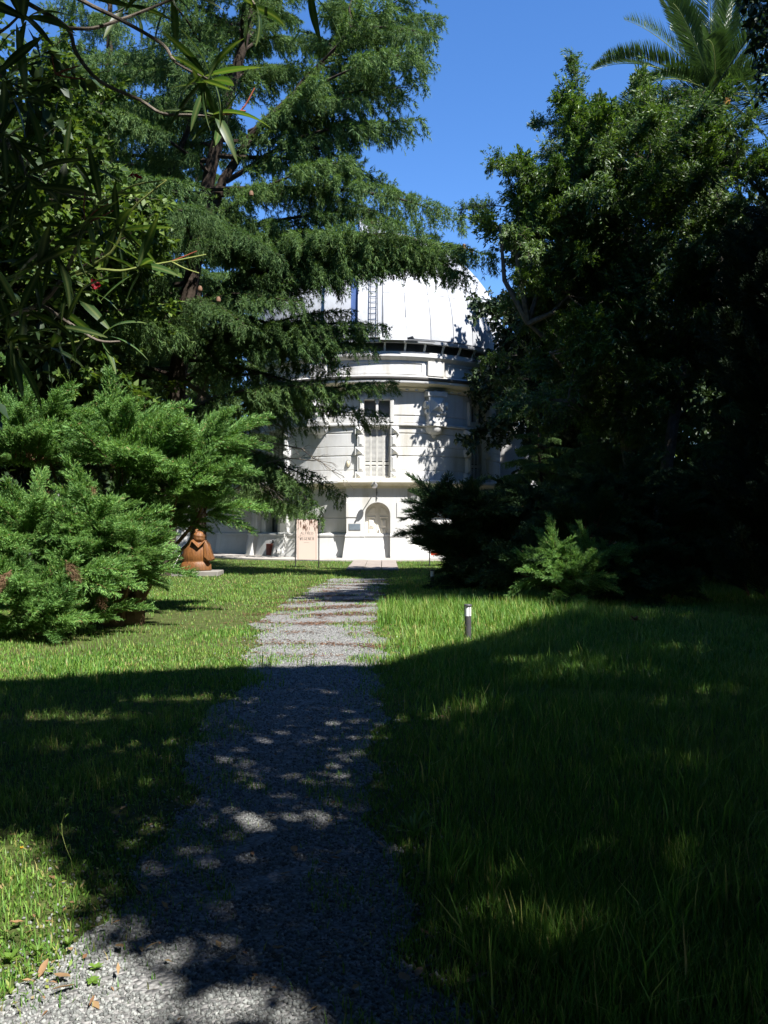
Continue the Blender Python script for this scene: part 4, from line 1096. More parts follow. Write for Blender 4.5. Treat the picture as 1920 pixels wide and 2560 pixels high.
# ---------------------------------------------------------------- junipers
JB = [make_juniper_branch(1.1, 40 + i) for i in range(5)]
JB_SHADED = [make_juniper_branch(1.15, 45 + i, 'juniper_dark') for i in range(3)]
CB = [make_juniper_branch(1.25, 50 + i, 'cypress') for i in range(3)]
def jl(px, py, Y, rx, rz, w=None):
    """a clump of foliage: centre and half sizes measured on the photograph at depth Y"""
    c = at(px, py, Y); k = Y / F
    return (c[0], c[1], c[2], rx * k, max(rx, rz) * k * .85, rz * k, w or rx * rz / 9000)
def juniper(x, y, label, lobes, n, seed, lean=(0.4, -.1, .12), smin=.5, smax=.95, name='juniper', var=None):
    t = empty(name, (x, y, 0), label, 'shrub'); q = np.random.default_rng(seed); var = var or JB
    w = np.array([l[6] for l in lobes], float); w /= w.sum(); o_ = Vector((x, y, 0)); ln = Vector(lean)
    for l in lobes:
        m = MB(); c = Vector(l[:3]) - o_; m.tube([(0, 0, -.05), (c.x * .3, c.y * .3, max(.15, c.z * .35)), (c.x * .8, c.y * .8, c.z * .7), tuple(c)], [.07, .05, .03, .01], 6)
        m.build('stem', M['bark_brown'], t, smooth=True)
    cnt = (w * n).round().astype(int)
    for l, k in zip(lobes, cnt):
        for i in range(k):
            d = Vector(q.normal(size=3)).normalized()
            if d.z < -.5: d.z = -d.z
            s = q.uniform(smin, smax); ext = s * 1.1 * .85
            r = Vector((max(.12, l[3] * q.uniform(.7, 1.05) - ext), max(.12, l[4] * q.uniform(.7, 1.05) - ext), max(.05, l[5] * q.uniform(.6, 1.0) - ext * .6)))
            p = Vector((l[0] + d.x * r.x, l[1] + d.y * r.y, l[2] + d.z * r.z)) - o_
            if p.z < .10: p.z = .10 + q.uniform(0, .1)
            v = Vector((d.x, d.y, d.z * .55)) + ln + Vector(q.normal(size=3)) * .22
            if q.uniform() < .3: s *= .7; v.z += .3
            put(t, var[q.integers(len(var))], orient(p, v, s, q.uniform(-.5, .5)), 'branch', 'needles')
    return t
j1 = juniper(-4.6, 15.2, 'tall green feathery juniper at the left, behind the low front juniper',
    [jl(95, 1068, 15, 120, 60), jl(285, 1093, 15, 150, 75), jl(85, 1150, 14.6, 190, 95), jl(305, 1170, 14.6, 200, 95), jl(465, 1148, 15, 130, 60), jl(520, 1113, 15, 95, 38, .6), jl(530, 1205, 15, 85, 65), jl(445, 1235, 14.6, 140, 90), jl(505, 1285, 15, 75, 50), jl(305, 1290, 15, 150, 70), jl(395, 1310, 15.2, 90, 45), jl(-85, 1128, 15, 130, 110)], 300, 3, (.5, -.1, .12), .45, 1.3)
j2 = juniper(-4.2, 13.2, 'low front juniper at the left edge of the lawn with a leaning brown trunk',
    [jl(90, 1345, 12.6, 190, 75), jl(240, 1370, 12.6, 150, 85), jl(325, 1405, 12.6, 80, 38, .5), jl(180, 1440, 12.2, 160, 70), jl(55, 1500, 11.8, 130, 75), jl(90, 1585, 11.6, 110, 55), jl(205, 1545, 12.0, 60, 45), jl(-50, 1420, 12, 120, 120), jl(240, 1300, 13.2, 130, 50), jl(300, 1440, 12.9, 70, 28, .5)], 290, 4, (.4, -.1, .1), .4, 1.05)
tk = MB(); tk.tube([(.16, .1, -.1), (.16, .12, .25), (.02, .3, .5), (-.3, .5, .9), (-.6, .6, 1.4)], [.19, .20, .17, .13, .08], 10)
tk.tube([(.16, .1, .3), (.27, .0, .42), (.33, -.03, .47)], [.13, .11, .10], 9); tk.tube([(.10, .15, .3), (.02, .05, .7), (-.1, .1, 1.1)], [.08, .06, .04], 7)
tk.build('trunk', M['bark_brown'], j2, smooth=True)
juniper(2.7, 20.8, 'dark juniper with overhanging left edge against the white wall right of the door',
    [jl(1110, 1290, 20, 90, 48), jl(1195, 1280, 20, 115, 55), jl(1255, 1340, 20.4, 140, 85), jl(1130, 1345, 20, 80, 35), jl(1200, 1400, 20.4, 90, 60), jl(1310, 1410, 20, 130, 80), jl(1180, 1450, 20.6, 70, 40), jl(1330, 1280, 20.6, 120, 70), jl(1150, 1395, 20.2, 60, 45, .8), jl(1215, 1470, 20.4, 90, 40, .8)], 300, 4, (-.3, -.1, .1), .6, 1.2, var=JB_SHADED)
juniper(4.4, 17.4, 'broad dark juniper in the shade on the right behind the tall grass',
    [jl(1330, 1440, 17, 80, 60), jl(1480, 1330, 17.4, 170, 90), jl(1640, 1330, 17.4, 180, 110), jl(1580, 1440, 17, 150, 90), jl(1730, 1430, 17, 120, 90), jl(1480, 1520, 16.8, 130, 35), jl(1650, 1520, 16.8, 150, 40), jl(1560, 1230, 18, 170, 70), jl(1780, 1270, 17.6, 130, 110)], 300, 9, (-.3, -.25, .1), .6, 1.1, var=JB_SHADED)

juniper(3.7, 16.4, 'small fresh green juniper catching a patch of sun in front of the dark junipers',  # lit patch of the mass built as its own clump in lighter green
    [jl(1385, 1400, 16.4, 75, 40), jl(1440, 1450, 16.2, 100, 45), jl(1370, 1440, 16.4, 60, 45), jl(1470, 1400, 16.5, 90, 38), jl(1440, 1500, 16.2, 60, 30), jl(1530, 1420, 16.6, 70, 35, .4)], 130, 19, (-.35, -.2, -.02), .35, .8)
M['dead_needles'] = leaf_mat('dead_needles', [(0, (0.12, 0.065, 0.035)), (1, (0.26, 0.16, 0.09))], 0.1, 0.7, 0.2)
DEADJ = make_juniper_branch(.8, 59, 'dead_needles')
for px, py, Y, jt, jo, v, s_ in ((165, 1400, 11.6, j2, (-4.2, 13.2), (.55, -.5, -.6), .55), (30, 1425, 11.2, j2, (-4.2, 13.2), (-.2, -.6, -.7), .5), (250, 1490, 12.0, j2, (-4.2, 13.2), (.3, -.6, -.3), .45), (215, 1215, 13.2, j1, (-4.6, 15.2), (.5, -.7, -.3), .5)):
    b = put(jt, DEADJ, orient(Vector(at(px, py, Y)) - Vector((jo[0], jo[1], 0)), v, s_), 'branch', 'needles'); b['label'] = 'dead rust brown spray'

# ---------------------------------------------------------------- broadleaf trees
GB = [make_leafy_branch(2.2, 72, .16, .040, M['glossy_leaf'], 60 + i) for i in range(4)]
LB = [make_leafy_branch(2.4, 34, .13, .075, M['light_leaf'], 70 + i, 'bark') for i in range(3)]
DB = [make_leafy_branch(2.6, 36, .17, .085, M['dark_leaf'], 80 + i, 'bark') for i in range(2)]

def broadleaf(name, x, y, label, blobs, n, var, seed, trunks, mat='bark_grey', smin=.7, smax=1.1, extra=(), group=None, bname='branch'):
    t = empty(name, (x, y, 0), label, 'tree', group); q = np.random.default_rng(seed)
    for pts, rad in trunks: trunk_obj(t, [Vector(p) - Vector((x, y, 0)) for p in pts], rad, M[mat], 8)
    w = np.array([b[3] ** 2 for b in blobs]); w = w / w.sum()
    hub = Vector(trunks[0][0][-2])
    for b in blobs:     # limbs from the trunk into each clump of foliage
        c = Vector(b[:3]); s0 = min((Vector(p) for pts, _ in trunks for p in pts), key=lambda p: (p - c).length + (2 if p.z > c.z else 0) + (4 if p.z < 1.5 else 0))
        m = MB(); mid = (s0 + c) / 2 + Vector((q.normal() * .2, q.normal() * .2, -.15)); o_ = Vector((x, y, 0))
        m.tube([s0 - o_, mid - o_, c - o_], [.085, .06, .03], 6); m.build('limb', M[mat], t, smooth=True)
    for k in range(n):
        b = blobs[q.choice(len(blobs), p=w)]; c = Vector(b[:3]); r = b[3]
        d = Vector(q.normal(size=3)).normalized()
        sc_ = q.uniform(smin, smax); p = c + d * max(0.0, r * q.uniform(.6, 1.08) - 1.75 * sc_)
        v = d + Vector((0, 0, .15)) + Vector(q.normal(size=3)) * .25
        put(t, var[q.integers(len(var))], orient(p - Vector((x, y, 0)), v, sc_, q.uniform(-1, 1)), bname, 'leaves')
    for p0, tip, s in extra:
        v = Vector(tip) - Vector(p0); put(t, var[0], orient(Vector(p0) - Vector((x, y, 0)), v, s), bname, 'leaves')
    return t

def bl(px, py, Y, r): return (*at(px, py, Y), r)
blobs = [bl(1610, 410, 22, 1.75), bl(1500, 390, 22, 1.3), bl(1450, 335, 22.5, .8), bl(1405, 500, 21.5, 1.3), bl(1350, 610, 21.5, 1.25), bl(1420, 740, 21.5, 1.1), bl(1375, 880, 21, .7), bl(1600, 590, 21.5, 1.7), bl(1800, 460, 22, 1.7), bl(1480, 760, 22.5, 1.5), bl(1840, 560, 22, 1.5), bl(1500, 960, 21.5, 1.15), bl(1425, 1000, 21, .8), bl(1720, 390, 22.5, 1.3), bl(1560, 1000, 23, 1.6), bl(1250, 560, 21.3, .7), bl(1700, 800, 23, 1.7), bl(1850, 800, 23, 1.7), bl(1300, 480, 21.3, .5)]
tr = [([(7.2, 23, 0), (7.0, 23, 2.5), (6.5, 22.8, 5), (5.9, 22.5, 8), (5.6, 22.3, 11)], [.26, .22, .18, .13, .05]),
      ([(7.4, 23, .2), (7.9, 23, 3.5), (8.3, 22.6, 7), (8.3, 22.3, 10.5)], [.20, .17, .13, .05]),
      ([(6.5, 22.8, 4.6), (5.0, 22.3, 6.0), (3.8, 21.8, 6.9)], [.12, .09, .05])]
broadleaf('broadleaf_tree', 7.2, 23, 'tall glossy leaved tree right of the dome with a ragged lit outline', blobs, 300, GB, 5, tr, 'bark_grey', .55, 1.0,
          extra=[(at(1370, 470, 21.5), at(1255, 405, 21.3), .72), (at(1330, 440, 21.5), at(1270, 425, 21.2), .55), (at(1290, 890, 20.8), at(1120, 925, 20.2), .42), (at(1320, 950, 20.8), at(1150, 965, 20.3), .38), (at(1260, 520, 21.3), at(1190, 520, 21.2), .5)])

# trees round the building and beyond the lawn
def simple_tree(name, x, y, label, h, r, n, var, seed, mat='bark', smin=1.0, smax=1.8, group=None, zlow=.45):
    q = random.Random(seed)
    bs = [(x + q.uniform(-.6, .6) * r, y + q.uniform(-.6, .6) * r, h * q.uniform(zlow, .88), r * q.uniform(.45, .7)) for _ in range(9)] + [(x, y, h * .75, r * .7)]
    return broadleaf(name, x, y, label, bs, n, var, seed, [([(x, y, 0), (x + .2, y, h * .3), (x, y + .1, h * .6), (x, y, h * .8)], [.022 * h, .018 * h, .012 * h, .05])], mat, smin, smax, (), group)
simple_tree('broadleaf_tree', 9.9, 37.8, 'dense tree close to the right side of the observatory shading its wall', 13.6, 3.6, 200, DB, 21)
simple_tree('deciduous_tree', -10.5, 20.4, 'bright yellow green deciduous tree at the far left behind the oleander', 12.0, 2.7, 150, LB, 22, zlow=.55)
simple_tree('deciduous_tree', -10.5, 23.5, 'loose bright leaved tree behind the big left juniper', 8.0, 2.6, 80, LB, 23, zlow=.45)
simple_tree('deciduous_tree', 11.5, 52, 'sunlit light green tree behind the right turret', 11, 4.0, 120, LB, 24, zlow=.35)
simple_tree('broadleaf_tree', -11.5, 20.5, 'dark small tree in the shade behind the left juniper', 7.0, 2.2, 80, DB, 31, zlow=.5)
bgl = [(-22, 44, 17, 5, DB, 'tall dark tree at the left beyond the cedars'), (-17, 58, 19, 5.5, DB, 'tall dark tree behind the low left wing'), (-6, 66, 14, 5, LB, 'pale tree standing behind the dome on its left'), (17, 62, 15, 5.5, LB, 'pale green tree far behind the right turret'),
       (24, 46, 18, 6, DB, 'tall dark tree at the right edge beyond the palm'), (19, 30, 15, 5, DB, 'dark tree at the right behind the palm trunk'), (-24, 30, 16, 5, DB, 'dark tree at the left edge behind the deciduous tree'), (14.5, 19, 12, 3.6, DB, 'dense dark tree behind the cypress at the right edge'), (30, 70, 18, 7, DB, 'large dark tree far off at the right'), (-32, 68, 18, 7, DB, 'large dark tree far off at the left'), (3, 76, 12, 5, DB, 'low dark tree far behind the observatory'), (14.5, 33, 7, 4.2, DB, 'low spreading dark tree under the palm at the right'), (21, 40, 8, 5, DB, 'low spreading dark tree at the far right behind the juniper')]
for i, (x, y, h, r, v, lab) in enumerate(bgl):
    simple_tree('background_tree', x, y, lab, h, r, 70, v, 40 + i, smin=1.4, smax=2.4, group='trees beyond the lawn', zlow=.25 if h > 9 else .12)

# cypress column, black in the shade
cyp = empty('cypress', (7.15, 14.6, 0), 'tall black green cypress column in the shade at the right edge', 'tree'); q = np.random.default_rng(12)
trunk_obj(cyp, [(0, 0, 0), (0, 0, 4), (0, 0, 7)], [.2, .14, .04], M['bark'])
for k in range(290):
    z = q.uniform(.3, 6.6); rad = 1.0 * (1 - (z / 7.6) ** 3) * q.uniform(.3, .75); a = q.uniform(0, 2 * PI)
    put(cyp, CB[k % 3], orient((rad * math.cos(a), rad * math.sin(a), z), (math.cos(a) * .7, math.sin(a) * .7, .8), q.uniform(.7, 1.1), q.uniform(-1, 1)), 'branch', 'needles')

# palm
def make_frond(L, seed, curl):
    rng_ = np.random.default_rng(seed); wood = MB()
    ax = lambda t: np.stack([L * t * (1 - .12 * t * t), 0 * t, -curl * L * t ** 2.4], -1)
    wood.tube(ax(np.linspace(0, 1, 12)), list(np.linspace(.035, .006, 12)), 5)
    t = np.repeat(np.linspace(.10, 1, 120), 2); s = np.tile([-1, 1], 120)
    ll = L * .17 * np.sin(np.clip(t * 1.02, 0, 1) * PI * .86 + .35) ** .7 * rng_.uniform(.85, 1.05, len(t)) + .05
    d = np.stack([np.full(len(t), .62) + .5 * t, s * .72, .38 - 0 * t], -1) + rng_.normal(size=(len(t), 3)) * .05
    V, Fc = scatter(LEAF[0], LEAF[1], ax(t), frames(d, rng_, (0, 0, 1)), np.stack([ll, np.full(len(t), .055), np.full(len(t), .03)], -1))
    return wood.mesh('frond', M['green_stem']), np_mesh('leaflets', V, Fc, M['palm'])
FR = [make_frond(5.7, 90, .14), make_frond(5.7, 91, .30), make_frond(5.7, 92, .5)]
pc = at(1785, 235, 34)
palm = empty('palm_tree', (pc[0], 34, 0), 'date palm rising above the glossy tree at the upper right', 'palm')
trunk_obj(palm, [(0, 0, 0), (.1, 0, 8), (0, 0, pc[2])], [.38, .32, .30], M['bark_grey'])
q = random.Random(6)
for k in range(44):
    az = k * 2.39996; el = R(82 - 105 * (k / 44) ** .9); i = 0 if el > R(45) else (1 if el > R(0) else 2)
    put(palm, FR[i], orient((0, 0, pc[2]), (math.cos(az) * math.cos(el), math.sin(az) * math.cos(el), math.sin(el)), q.uniform(.85, 1.1), q.uniform(-.4, .4)), 'frond', 'leaflets')
m = MB(); m.lathe([(.02, 0), (.22, .2), (.26, .5), (.05, .8)], n=10); m.build('fruit_stalk', plain('orange_fruit', (.5, .2, .03), .7), palm, M=Matrix.Translation((.1, -.75, pc[2] - 1.1)))

# ---------------------------------------------------------------- unseen shade trees behind and beside the camera, crowns cut to a shadow mask
def in_poly_y(gx, gy):
    top = np.interp(gx, [-9, -4.2, -2.6, -1.5, 0, 1.04, 1.87, 3.0, 3.4], [7.6, 8.2, 8.9, 9.25, 9.3, 10.9, 12.3, 14.3, 15.0])
    a = gy < top
    b = (gx > 2.9) & (gy < 30)
    c = (gy > 16.7) & (gy < 26) & (gx > np.interp(gy, [16.7, 17.6, 19, 20.5, 22, 24.5, 26], [.2, -1.7, -1.9, -.5, -.2, -.6, 1.5]) + .35 * np.sin(gy * 9))
    bb = b & ~((gy > 25.2) & (gx < 4.6))
    keep = a | bb | c | ((gx < -.47 * gy - .6) & (gy < 10.5))
    # sunny gap at the near left
    keep &= ~((gx < -.47 * gy - .3) & (gy > 2.2) & (gy < 3.9) & (np.sin(gx * 17 + 2 * np.sin(gy * 13)) * np.sin(gy * 15 + gx * 5) > .05))
    keep &= ~((gx > -.464 * gy - .32) & (gx < -.60 - .66 * (gy - 2.55) + .06 * np.sin(gy * 9)) & (gy < 4.3) & (gy > 1.5))
    return keep
# openings cut in the crowns to place the sun flecks: x, y, rx, ry
HOLES = [(-0.62, 4.52, 0.47, 0.14), (-0.35, 4.62, 0.38, 0.08), (-0.78, 5.12, 0.28, 0.07), (-0.45, 5.25, 0.31, 0.07), (-0.95, 3.98, 0.25, 0.08), (-0.25, 3.95, 0.15, 0.07), (-0.55, 2.75, 0.35, 0.14), (0.05, 2.72, 0.20, 0.08), (-0.72, 3.18, 0.12, 0.07), (-0.60, 6.20, 0.28, 0.07), (-0.20, 6.70, 0.31, 0.08), (-0.30, 5.90, 0.15, 0.05), (-0.55, 8.00, 0.25, 0.08),
         (2.30, 8.90, 0.94, 0.41), (1.50, 8.40, 0.44, 0.16), (0.68, 7.20, 0.35, 0.16), (0.45, 6.90, 0.25, 0.11), (2.60, 7.40, 0.50, 0.19), (0.65, 3.25, 0.22, 0.14), (0.40, 3.32, 0.20, 0.08), (1.05, 3.60, 0.25, 0.08), (1.35, 4.10, 0.33, 0.09), (0.18, 4.15, 0.18, 0.07), (0.90, 5.30, 0.25, 0.08), (-2.60, 6.90, 0.75, 0.22), (-2.20, 6.00, 0.38, 0.11), (3.60, 10.40, 0.62, 0.27), (0.30, 2.95, 0.15, 0.07),
         (3.20, 17.00, 0.94, 0.74), (3.90, 17.40, 0.56, 0.54), (2.90, 16.40, 0.62, 0.54), (2.60, 16.90, 0.38, 0.27), (5.00, 17.40, 0.38, 0.27), (1.90, 21.00, 0.50, 0.27), (3.20, 14.90, 0.38, 0.27), (4.30, 19.00, 0.38, 0.41), (5.50, 20.00, 0.50, 0.41), (1.9, 9.6, .9, .3), (3.2, 8.0, .5, .2), (2.0, 5.6, .35, .12), (2.6, 4.6, .3, .1), (1.6, 2.9, .2, .08), (-1.9, 7.6, .7, .2), (-1.0, 5.6, .2, .07), (-.9, 7.2, .25, .06), (-.3, 8.5, .3, .07)]
def visible(p):
    Yv = np.maximum(p[:, 1], .01); px = 960 + p[:, 0] / Yv * F; py = 1312 - (p[:, 2] - CAMZ) / Yv * F
    return (p[:, 1] > .1) & (px > -60) & (px < 1985) & (py > -70) & (py < 2600)
def shade_tree(x, y, label, gx0, gx1, gy0, gy1, z0, z1, n, seed, tz, corner=False):
    t = empty('shade_tree', (x, y, 0), label, 'tree', 'tall trees whose shade covers the lawn'); q = np.random.default_rng(seed)
    trunk_obj(t, [(0, 0, 0), (.1, .1, tz * .5), (0, 0, tz)], [.32, .25, .15], M['bark'])
    # clumps of foliage along hidden twigs
    nc = n // 30
    gc = np.stack([q.uniform(gx0, gx1, nc), q.uniform(gy0, gy1, nc)], -1); zc = q.uniform(z0, z1, nc)
    c = np.stack([gc[:, 0] + zc * S.x / S.z, gc[:, 1] + zc * S.y / S.z, zc], -1)
    p = np.repeat(c, 30, 0) + q.normal(size=(nc * 30, 3)) * np.array([.6, .6, .35])
    g = np.stack([p[:, 0] - p[:, 2] * S.x / S.z, p[:, 1] - p[:, 2] * S.y / S.z], -1)
    ok = in_poly_y(g[:, 0], g[:, 1])  # leaves kept only where their shadow is wanted on the ground
    for hx, hy, rx, ry in HOLES:
        soft = q.uniform(size=len(g)) < (.18 if hx > .15 or hx < -1.4 else .04)
        ok &= soft | (((g[:, 0] - hx) / rx) ** 2 + ((g[:, 1] - hy) / ry) ** 2 > 1 + .9 * np.sin(g[:, 0] * 31 + g[:, 1] * 23) * .5)
    vis = visible(p)
    if corner:
        px = 960 + p[:, 0] / p[:, 1] * F; py = 1312 - (p[:, 2] - CAMZ) / p[:, 1] * F
        vis &= ~((px > 1850 + py * .18) & (py < 330))
    p = p[ok & ~vis]
    d = q.normal(size=p.shape) + np.array([0, 0, -.2]); m_ = len(p)
    V, Fc = scatter(LEAF[0], LEAF[1], p, frames(d, q), np.stack([q.uniform(.15, .26, m_), q.uniform(.07, .11, m_), np.full(m_, .05)], -1))
    o_ = Vector((x, y, 0)); link('crown', np_mesh('crown', V - np.array([x, y, 0]), Fc, M['dark_leaf']), t)
    wd = MB(); top = Vector((0, 0, tz * .9)); q2 = random.Random(seed)
    for k in range(0, len(c), max(1, len(c) // 60)):
        e = Vector(c[k]) - o_
        if visible(c[k:k + 1])[0]: continue
        ln = np.array(o_)[None] + np.array(top)[None] * .78 * (1 - np.linspace(0, 1, 14)[:, None]) + (c[k] - np.array(o_))[None] * np.linspace(0, 1, 14)[:, None]
        if not in_poly_y(ln[:, 0] - ln[:, 2] * S.x / S.z, ln[:, 1] - ln[:, 2] * S.y / S.z)[3:].all() or visible(ln).any(): continue
        wd.tube([top * q2.uniform(.55, 1), (top + e) / 2 + Vector((0, 0, .4)), e], [.06, .04, .012], 4)
    wd.build('limb', M['bark'], t)
RING = ['dense dark park tree behind the camera far to the left', 'dense dark park tree straight behind the camera, left of the path', 'dense dark park tree straight behind the camera, right of the path', 'dense dark park tree behind the camera far to the right', 'dense dark park tree beside the lawn at the far right of the camera', 'dense dark park tree beside the camera on the left', 'dense dark park tree left of the frame beside the low juniper', 'dense dark park tree right of the frame beyond the cypress']
for i, (x, y, h, r) in enumerate([(-13, -7, 15, 5), (-5, -13, 16, 5.5), (5, -15, 16, 5.5), (15, -10, 17, 5.5), (21, 1, 17, 5.5), (-14.5, 2, 14, 4.6), (-13, 11.5, 13, 4.2), (20, 12, 18, 5.5)]):  # dense out-of-view trees added all round to dim the skylight
    simple_tree('park_tree', x, y, RING[i], h, r, 150, DB, 60 + i, smin=1.5, smax=2.4, group='park trees around the lawn', zlow=.2)
shade_tree(5.5, -3.5, 'big dark tree close behind the camera over the path', -7, 3.2, -4, 10.5, 6.5, 10.5, 125000, 1, 9)
shade_tree(13.5, 8.0, 'tall dark tree beside the lawn whose twigs reach into the upper right corner', -2.5, 11, 7.5, 31, 11, 16.5, 190000, 2, 14, True)
shade_tree(11.5, -1.0, 'tall dark tree behind the camera at the right of the lawn', 2.5, 9, -3, 13, 8, 12, 130000, 3, 11)
shade_tree(-4.5, -5.0, 'dark tree behind the camera at the left of the path', -16, -2.5, -8, 11, 6, 10, 70000, 4, 9)

# ---------------------------------------------------------------- oleander hanging into the upper left
OY = 1.72
def make_ol_leaf(L, w, bend, fold, seed):
    n = 9; t = np.linspace(0, 1, n); wd = w / 2 * np.sin(PI * np.clip(t, .0, 1) ** .85) ** .8; wd[0] = .0012; wd[-1] = .0004
    z = -bend * L * t ** 2; x = L * (t - .15 * bend * t ** 3)
    V = np.concatenate([np.stack([x, 0 * t, z], -1), np.stack([x, wd, z + fold * wd], -1), np.stack([x, -wd, z + fold * wd], -1)])
    Fq = []
    for i in range(n - 1): Fq += [(i, i + 1, n + i + 1, n + i), (i + 1, i, 2 * n + i, 2 * n + i + 1)]
    return np_mesh('leaf', V, np.array(Fq), M['ol_leaf'], True)
def ol_mat():
    m, nt, b, o = new_mat('oleander_leaf_veined')
    oi = nt.nodes.new('ShaderNodeObjectInfo')
    c = ramp(nt, oi.outputs['Random'], [(0, (0.026, 0.055, 0.016)), (.7, (0.045, 0.095, 0.026)), (1, (0.075, 0.145, 0.035))])
    tc = nt.nodes.new('ShaderNodeTexCoord'); sp = nt.nodes.new('ShaderNodeSeparateXYZ'); nt.links.new(tc.outputs['Object'], sp.inputs[0])
    ab = nt.nodes.new('ShaderNodeMath'); ab.operation = 'ABSOLUTE'; nt.links.new(sp.outputs[1], ab.inputs[0])
    rib = ramp(nt, ab.outputs[0], [(0.0004, (1, 1, 1)), (0.0011, (0, 0, 0))])
    c = mix(nt, rib, c, (0.14, 0.18, 0.06))
    nt.links.new(c, b.inputs['Base Color']); b.inputs['Roughness'].default_value = .4; b.inputs['Specular IOR Level'].default_value = .4
    t = nt.nodes.new('ShaderNodeBsdfTranslucent'); nt.links.new(mix(nt, 1.0, c, (1.5, 1.6, .6), 'MULTIPLY'), t.inputs[0])
    ms = nt.nodes.new('ShaderNodeMixShader'); ms.inputs[0].default_value = .35
    nt.links.new(b.outputs[0], ms.inputs[1]); nt.links.new(t.outputs[0], ms.inputs[2]); nt.links.new(ms.outputs[0], o.inputs[0])
    return m
M['ol_leaf'] = ol_mat()
OL = [make_ol_leaf(.115, .0175, .12, .25, 0), make_ol_leaf(.125, .020, .3, .15, 1), make_ol_leaf(.095, .0155, .05, .4, 2), make_ol_leaf(.11, .0185, .5, .2, 3)]
ole = empty('oleander', (-1.9, 1.9, 0), 'oleander branches with long leaves and red blossoms hanging into the upper left corner', 'shrub')
OO = Vector((-1.9, 1.9, 0)); q = random.Random(21); K = .5787
def opt(x, y, Y=OY): return Vector(at(x * K, y * K, Y)) - OO
def obranch(pts, r0, r1, mat, Y0=OY, Y1=OY, name='branch'):
    n = len(pts); P3 = [opt(x, y, Y0 + (Y1 - Y0) * i / (n - 1)) for i, (x, y) in enumerate(pts)]
    # smooth it
    out = []
    for i in range(n - 1):
        a, b, c, d = P3[max(i - 1, 0)], P3[i], P3[i + 1], P3[min(i + 2, n - 1)]
        for k in range(4):
            t = k / 4; out.append(.5 * ((2 * b) + (c - a) * t + (2 * a - 5 * b + 4 * c - d) * t * t + (3 * b - a - 3 * c + d) * t ** 3))
    out.append(P3[-1]); m = MB(); m.tube(out, list(np.linspace(r0, r1, len(out))), 7); m.build(name, M[mat], ole, smooth=True)
obranch([(-300, -260), (-60, -90), (130, 20), (290, 120), (330, 230), (430, 350), (600, 430), (700, 490), (830, 497), (940, 510)], .0055, .0025, 'bark_grey')
obranch([(-200, -420), (100, -160), (350, 0), (520, 85), (700, 190), (760, 270), (900, 345)], .0055, .0025, 'bark_grey', 1.8, 1.66)
obranch([(290, 120), (400, 122), (520, 85), (640, 40), (760, -10), (900, -60)], .004, .0025, 'bark_grey', 1.72, 1.85)
obranch([(-400, 1500), (-100, 1400), (150, 1325), (250, 1230), (310, 1120), (350, 1000)], .006, .0035, 'bark_pale', 1.9, 1.7)
obranch([(150, 1325), (200, 1330), (290, 1390), (420, 1470), (520, 1475)], .005, .002, 'bark_grey')
obranch([(-100, 1270), (100, 1170), (230, 1080), (370, 960), (400, 935)], .004, .0028, 'green_stem')
obranch([(-100, 470), (100, 420), (200, 360), (240, 320)], .003, .002, 'green_stem')
obranch([(300, 1190), (480, 1090), (560, 920), (640, 840), (720, 780)], .003, .0015, 'green_stem')
obranch([(330, 1190), (420, 1165), (520, 1170), (600, 1155), (740, 1130), (890, 1100)], .0035, .0014, 'green_stem')
obranch([(740, 1130), (800, 1160), (860, 1180)], .0016, .001, 'green_stem')
obranch([(740, 1130), (790, 1110), (850, 1085)], .0016, .001, 'red_stem')
obranch([(420, 880), (470, 860), (580, 800), (720, 778)], .003, .0014, 'green_stem')
obranch([(0, 330), (-60, 200), (40, 110), (90, 60)], .004, .002, 'bark_grey')
obranch([(-150, 560), (60, 640), (120, 760), (310, 850), (400, 860)], .006, .002, 'bark_grey', 1.9, 1.75)
obranch([(0, 1500), (200, 1500), (360, 1470), (420, 1440)], .003, .0015, 'green_stem')
for pts in ([(370, 960), (362, 900), (368, 830)], [(370, 960), (430, 940), (490, 908)], [(370, 960), (410, 915), (470, 880)], [(240, 320), (290, 300), (340, 285)], [(240, 320), (230, 280), (225, 240)], [(240, 320), (300, 335), (370, 340)], [(950, 495), (1040, 478), (1100, 380)], [(1040, 478), (1056, 480), (1062, 478)]):
    obranch(pts, .0022, .0013, 'red_stem', name='flower_stalk')
ros = [(900, 345, 1.66, 13), (940, 510, 1.70, 9), (230, 1080, 1.70, 9), (370, 965, 1.70, 7), (500, 985, 1.74, 10), (600, 1155, 1.72, 9), (430, 870, 1.76, 7), (100, 425, 1.66, 10), (150, 1170, 1.68, 9), (90, 1330, 1.65, 9), (110, 90, 1.7, 9), (30, 600, 1.66, 10), (120, 760, 1.74, 9), (300, 700, 1.85, 7), (120, 950, 1.78, 8), (40, 1480, 1.65, 9), (220, 1480, 1.72, 8), (340, 1270, 1.76, 7), (560, 30, 1.85, 7), (760, -20, 1.85, 8), (1100, 20, 1.7, 5), (1330, -60, 1.7, 6), (270, 1400, 1.7, 6), (420, 1440, 1.74, 5), (0, 340, 1.62, 7)]
obranch([(900, -120), (1050, -40), (1100, 20)], .004, .002, 'bark_grey'); obranch([(1100, -160), (1250, -110), (1330, -60)], .004, .002, 'bark_grey')
nl = 0
for x, y, Y, n in ros:
    p = opt(x, y, Y); ax = Vector((q.uniform(-.4, .9), q.uniform(-.9, .2), q.uniform(-.3, .3)))
    for k in range(n):
        if nl >= 298: break
        a = 2 * PI * k / n + q.uniform(-.35, .35)
        d = Vector((math.cos(a), q.uniform(-.55, .35), math.sin(a) - .22)) + ax * .35
        link('leaf', OL[q.randrange(4)], ole, orient(p + Vector((q.uniform(-.01, .01), q.uniform(-.01, .01), q.uniform(-.012, .012))), d, q.uniform(.75, 1.12), q.uniform(-.9, .9))); nl += 1
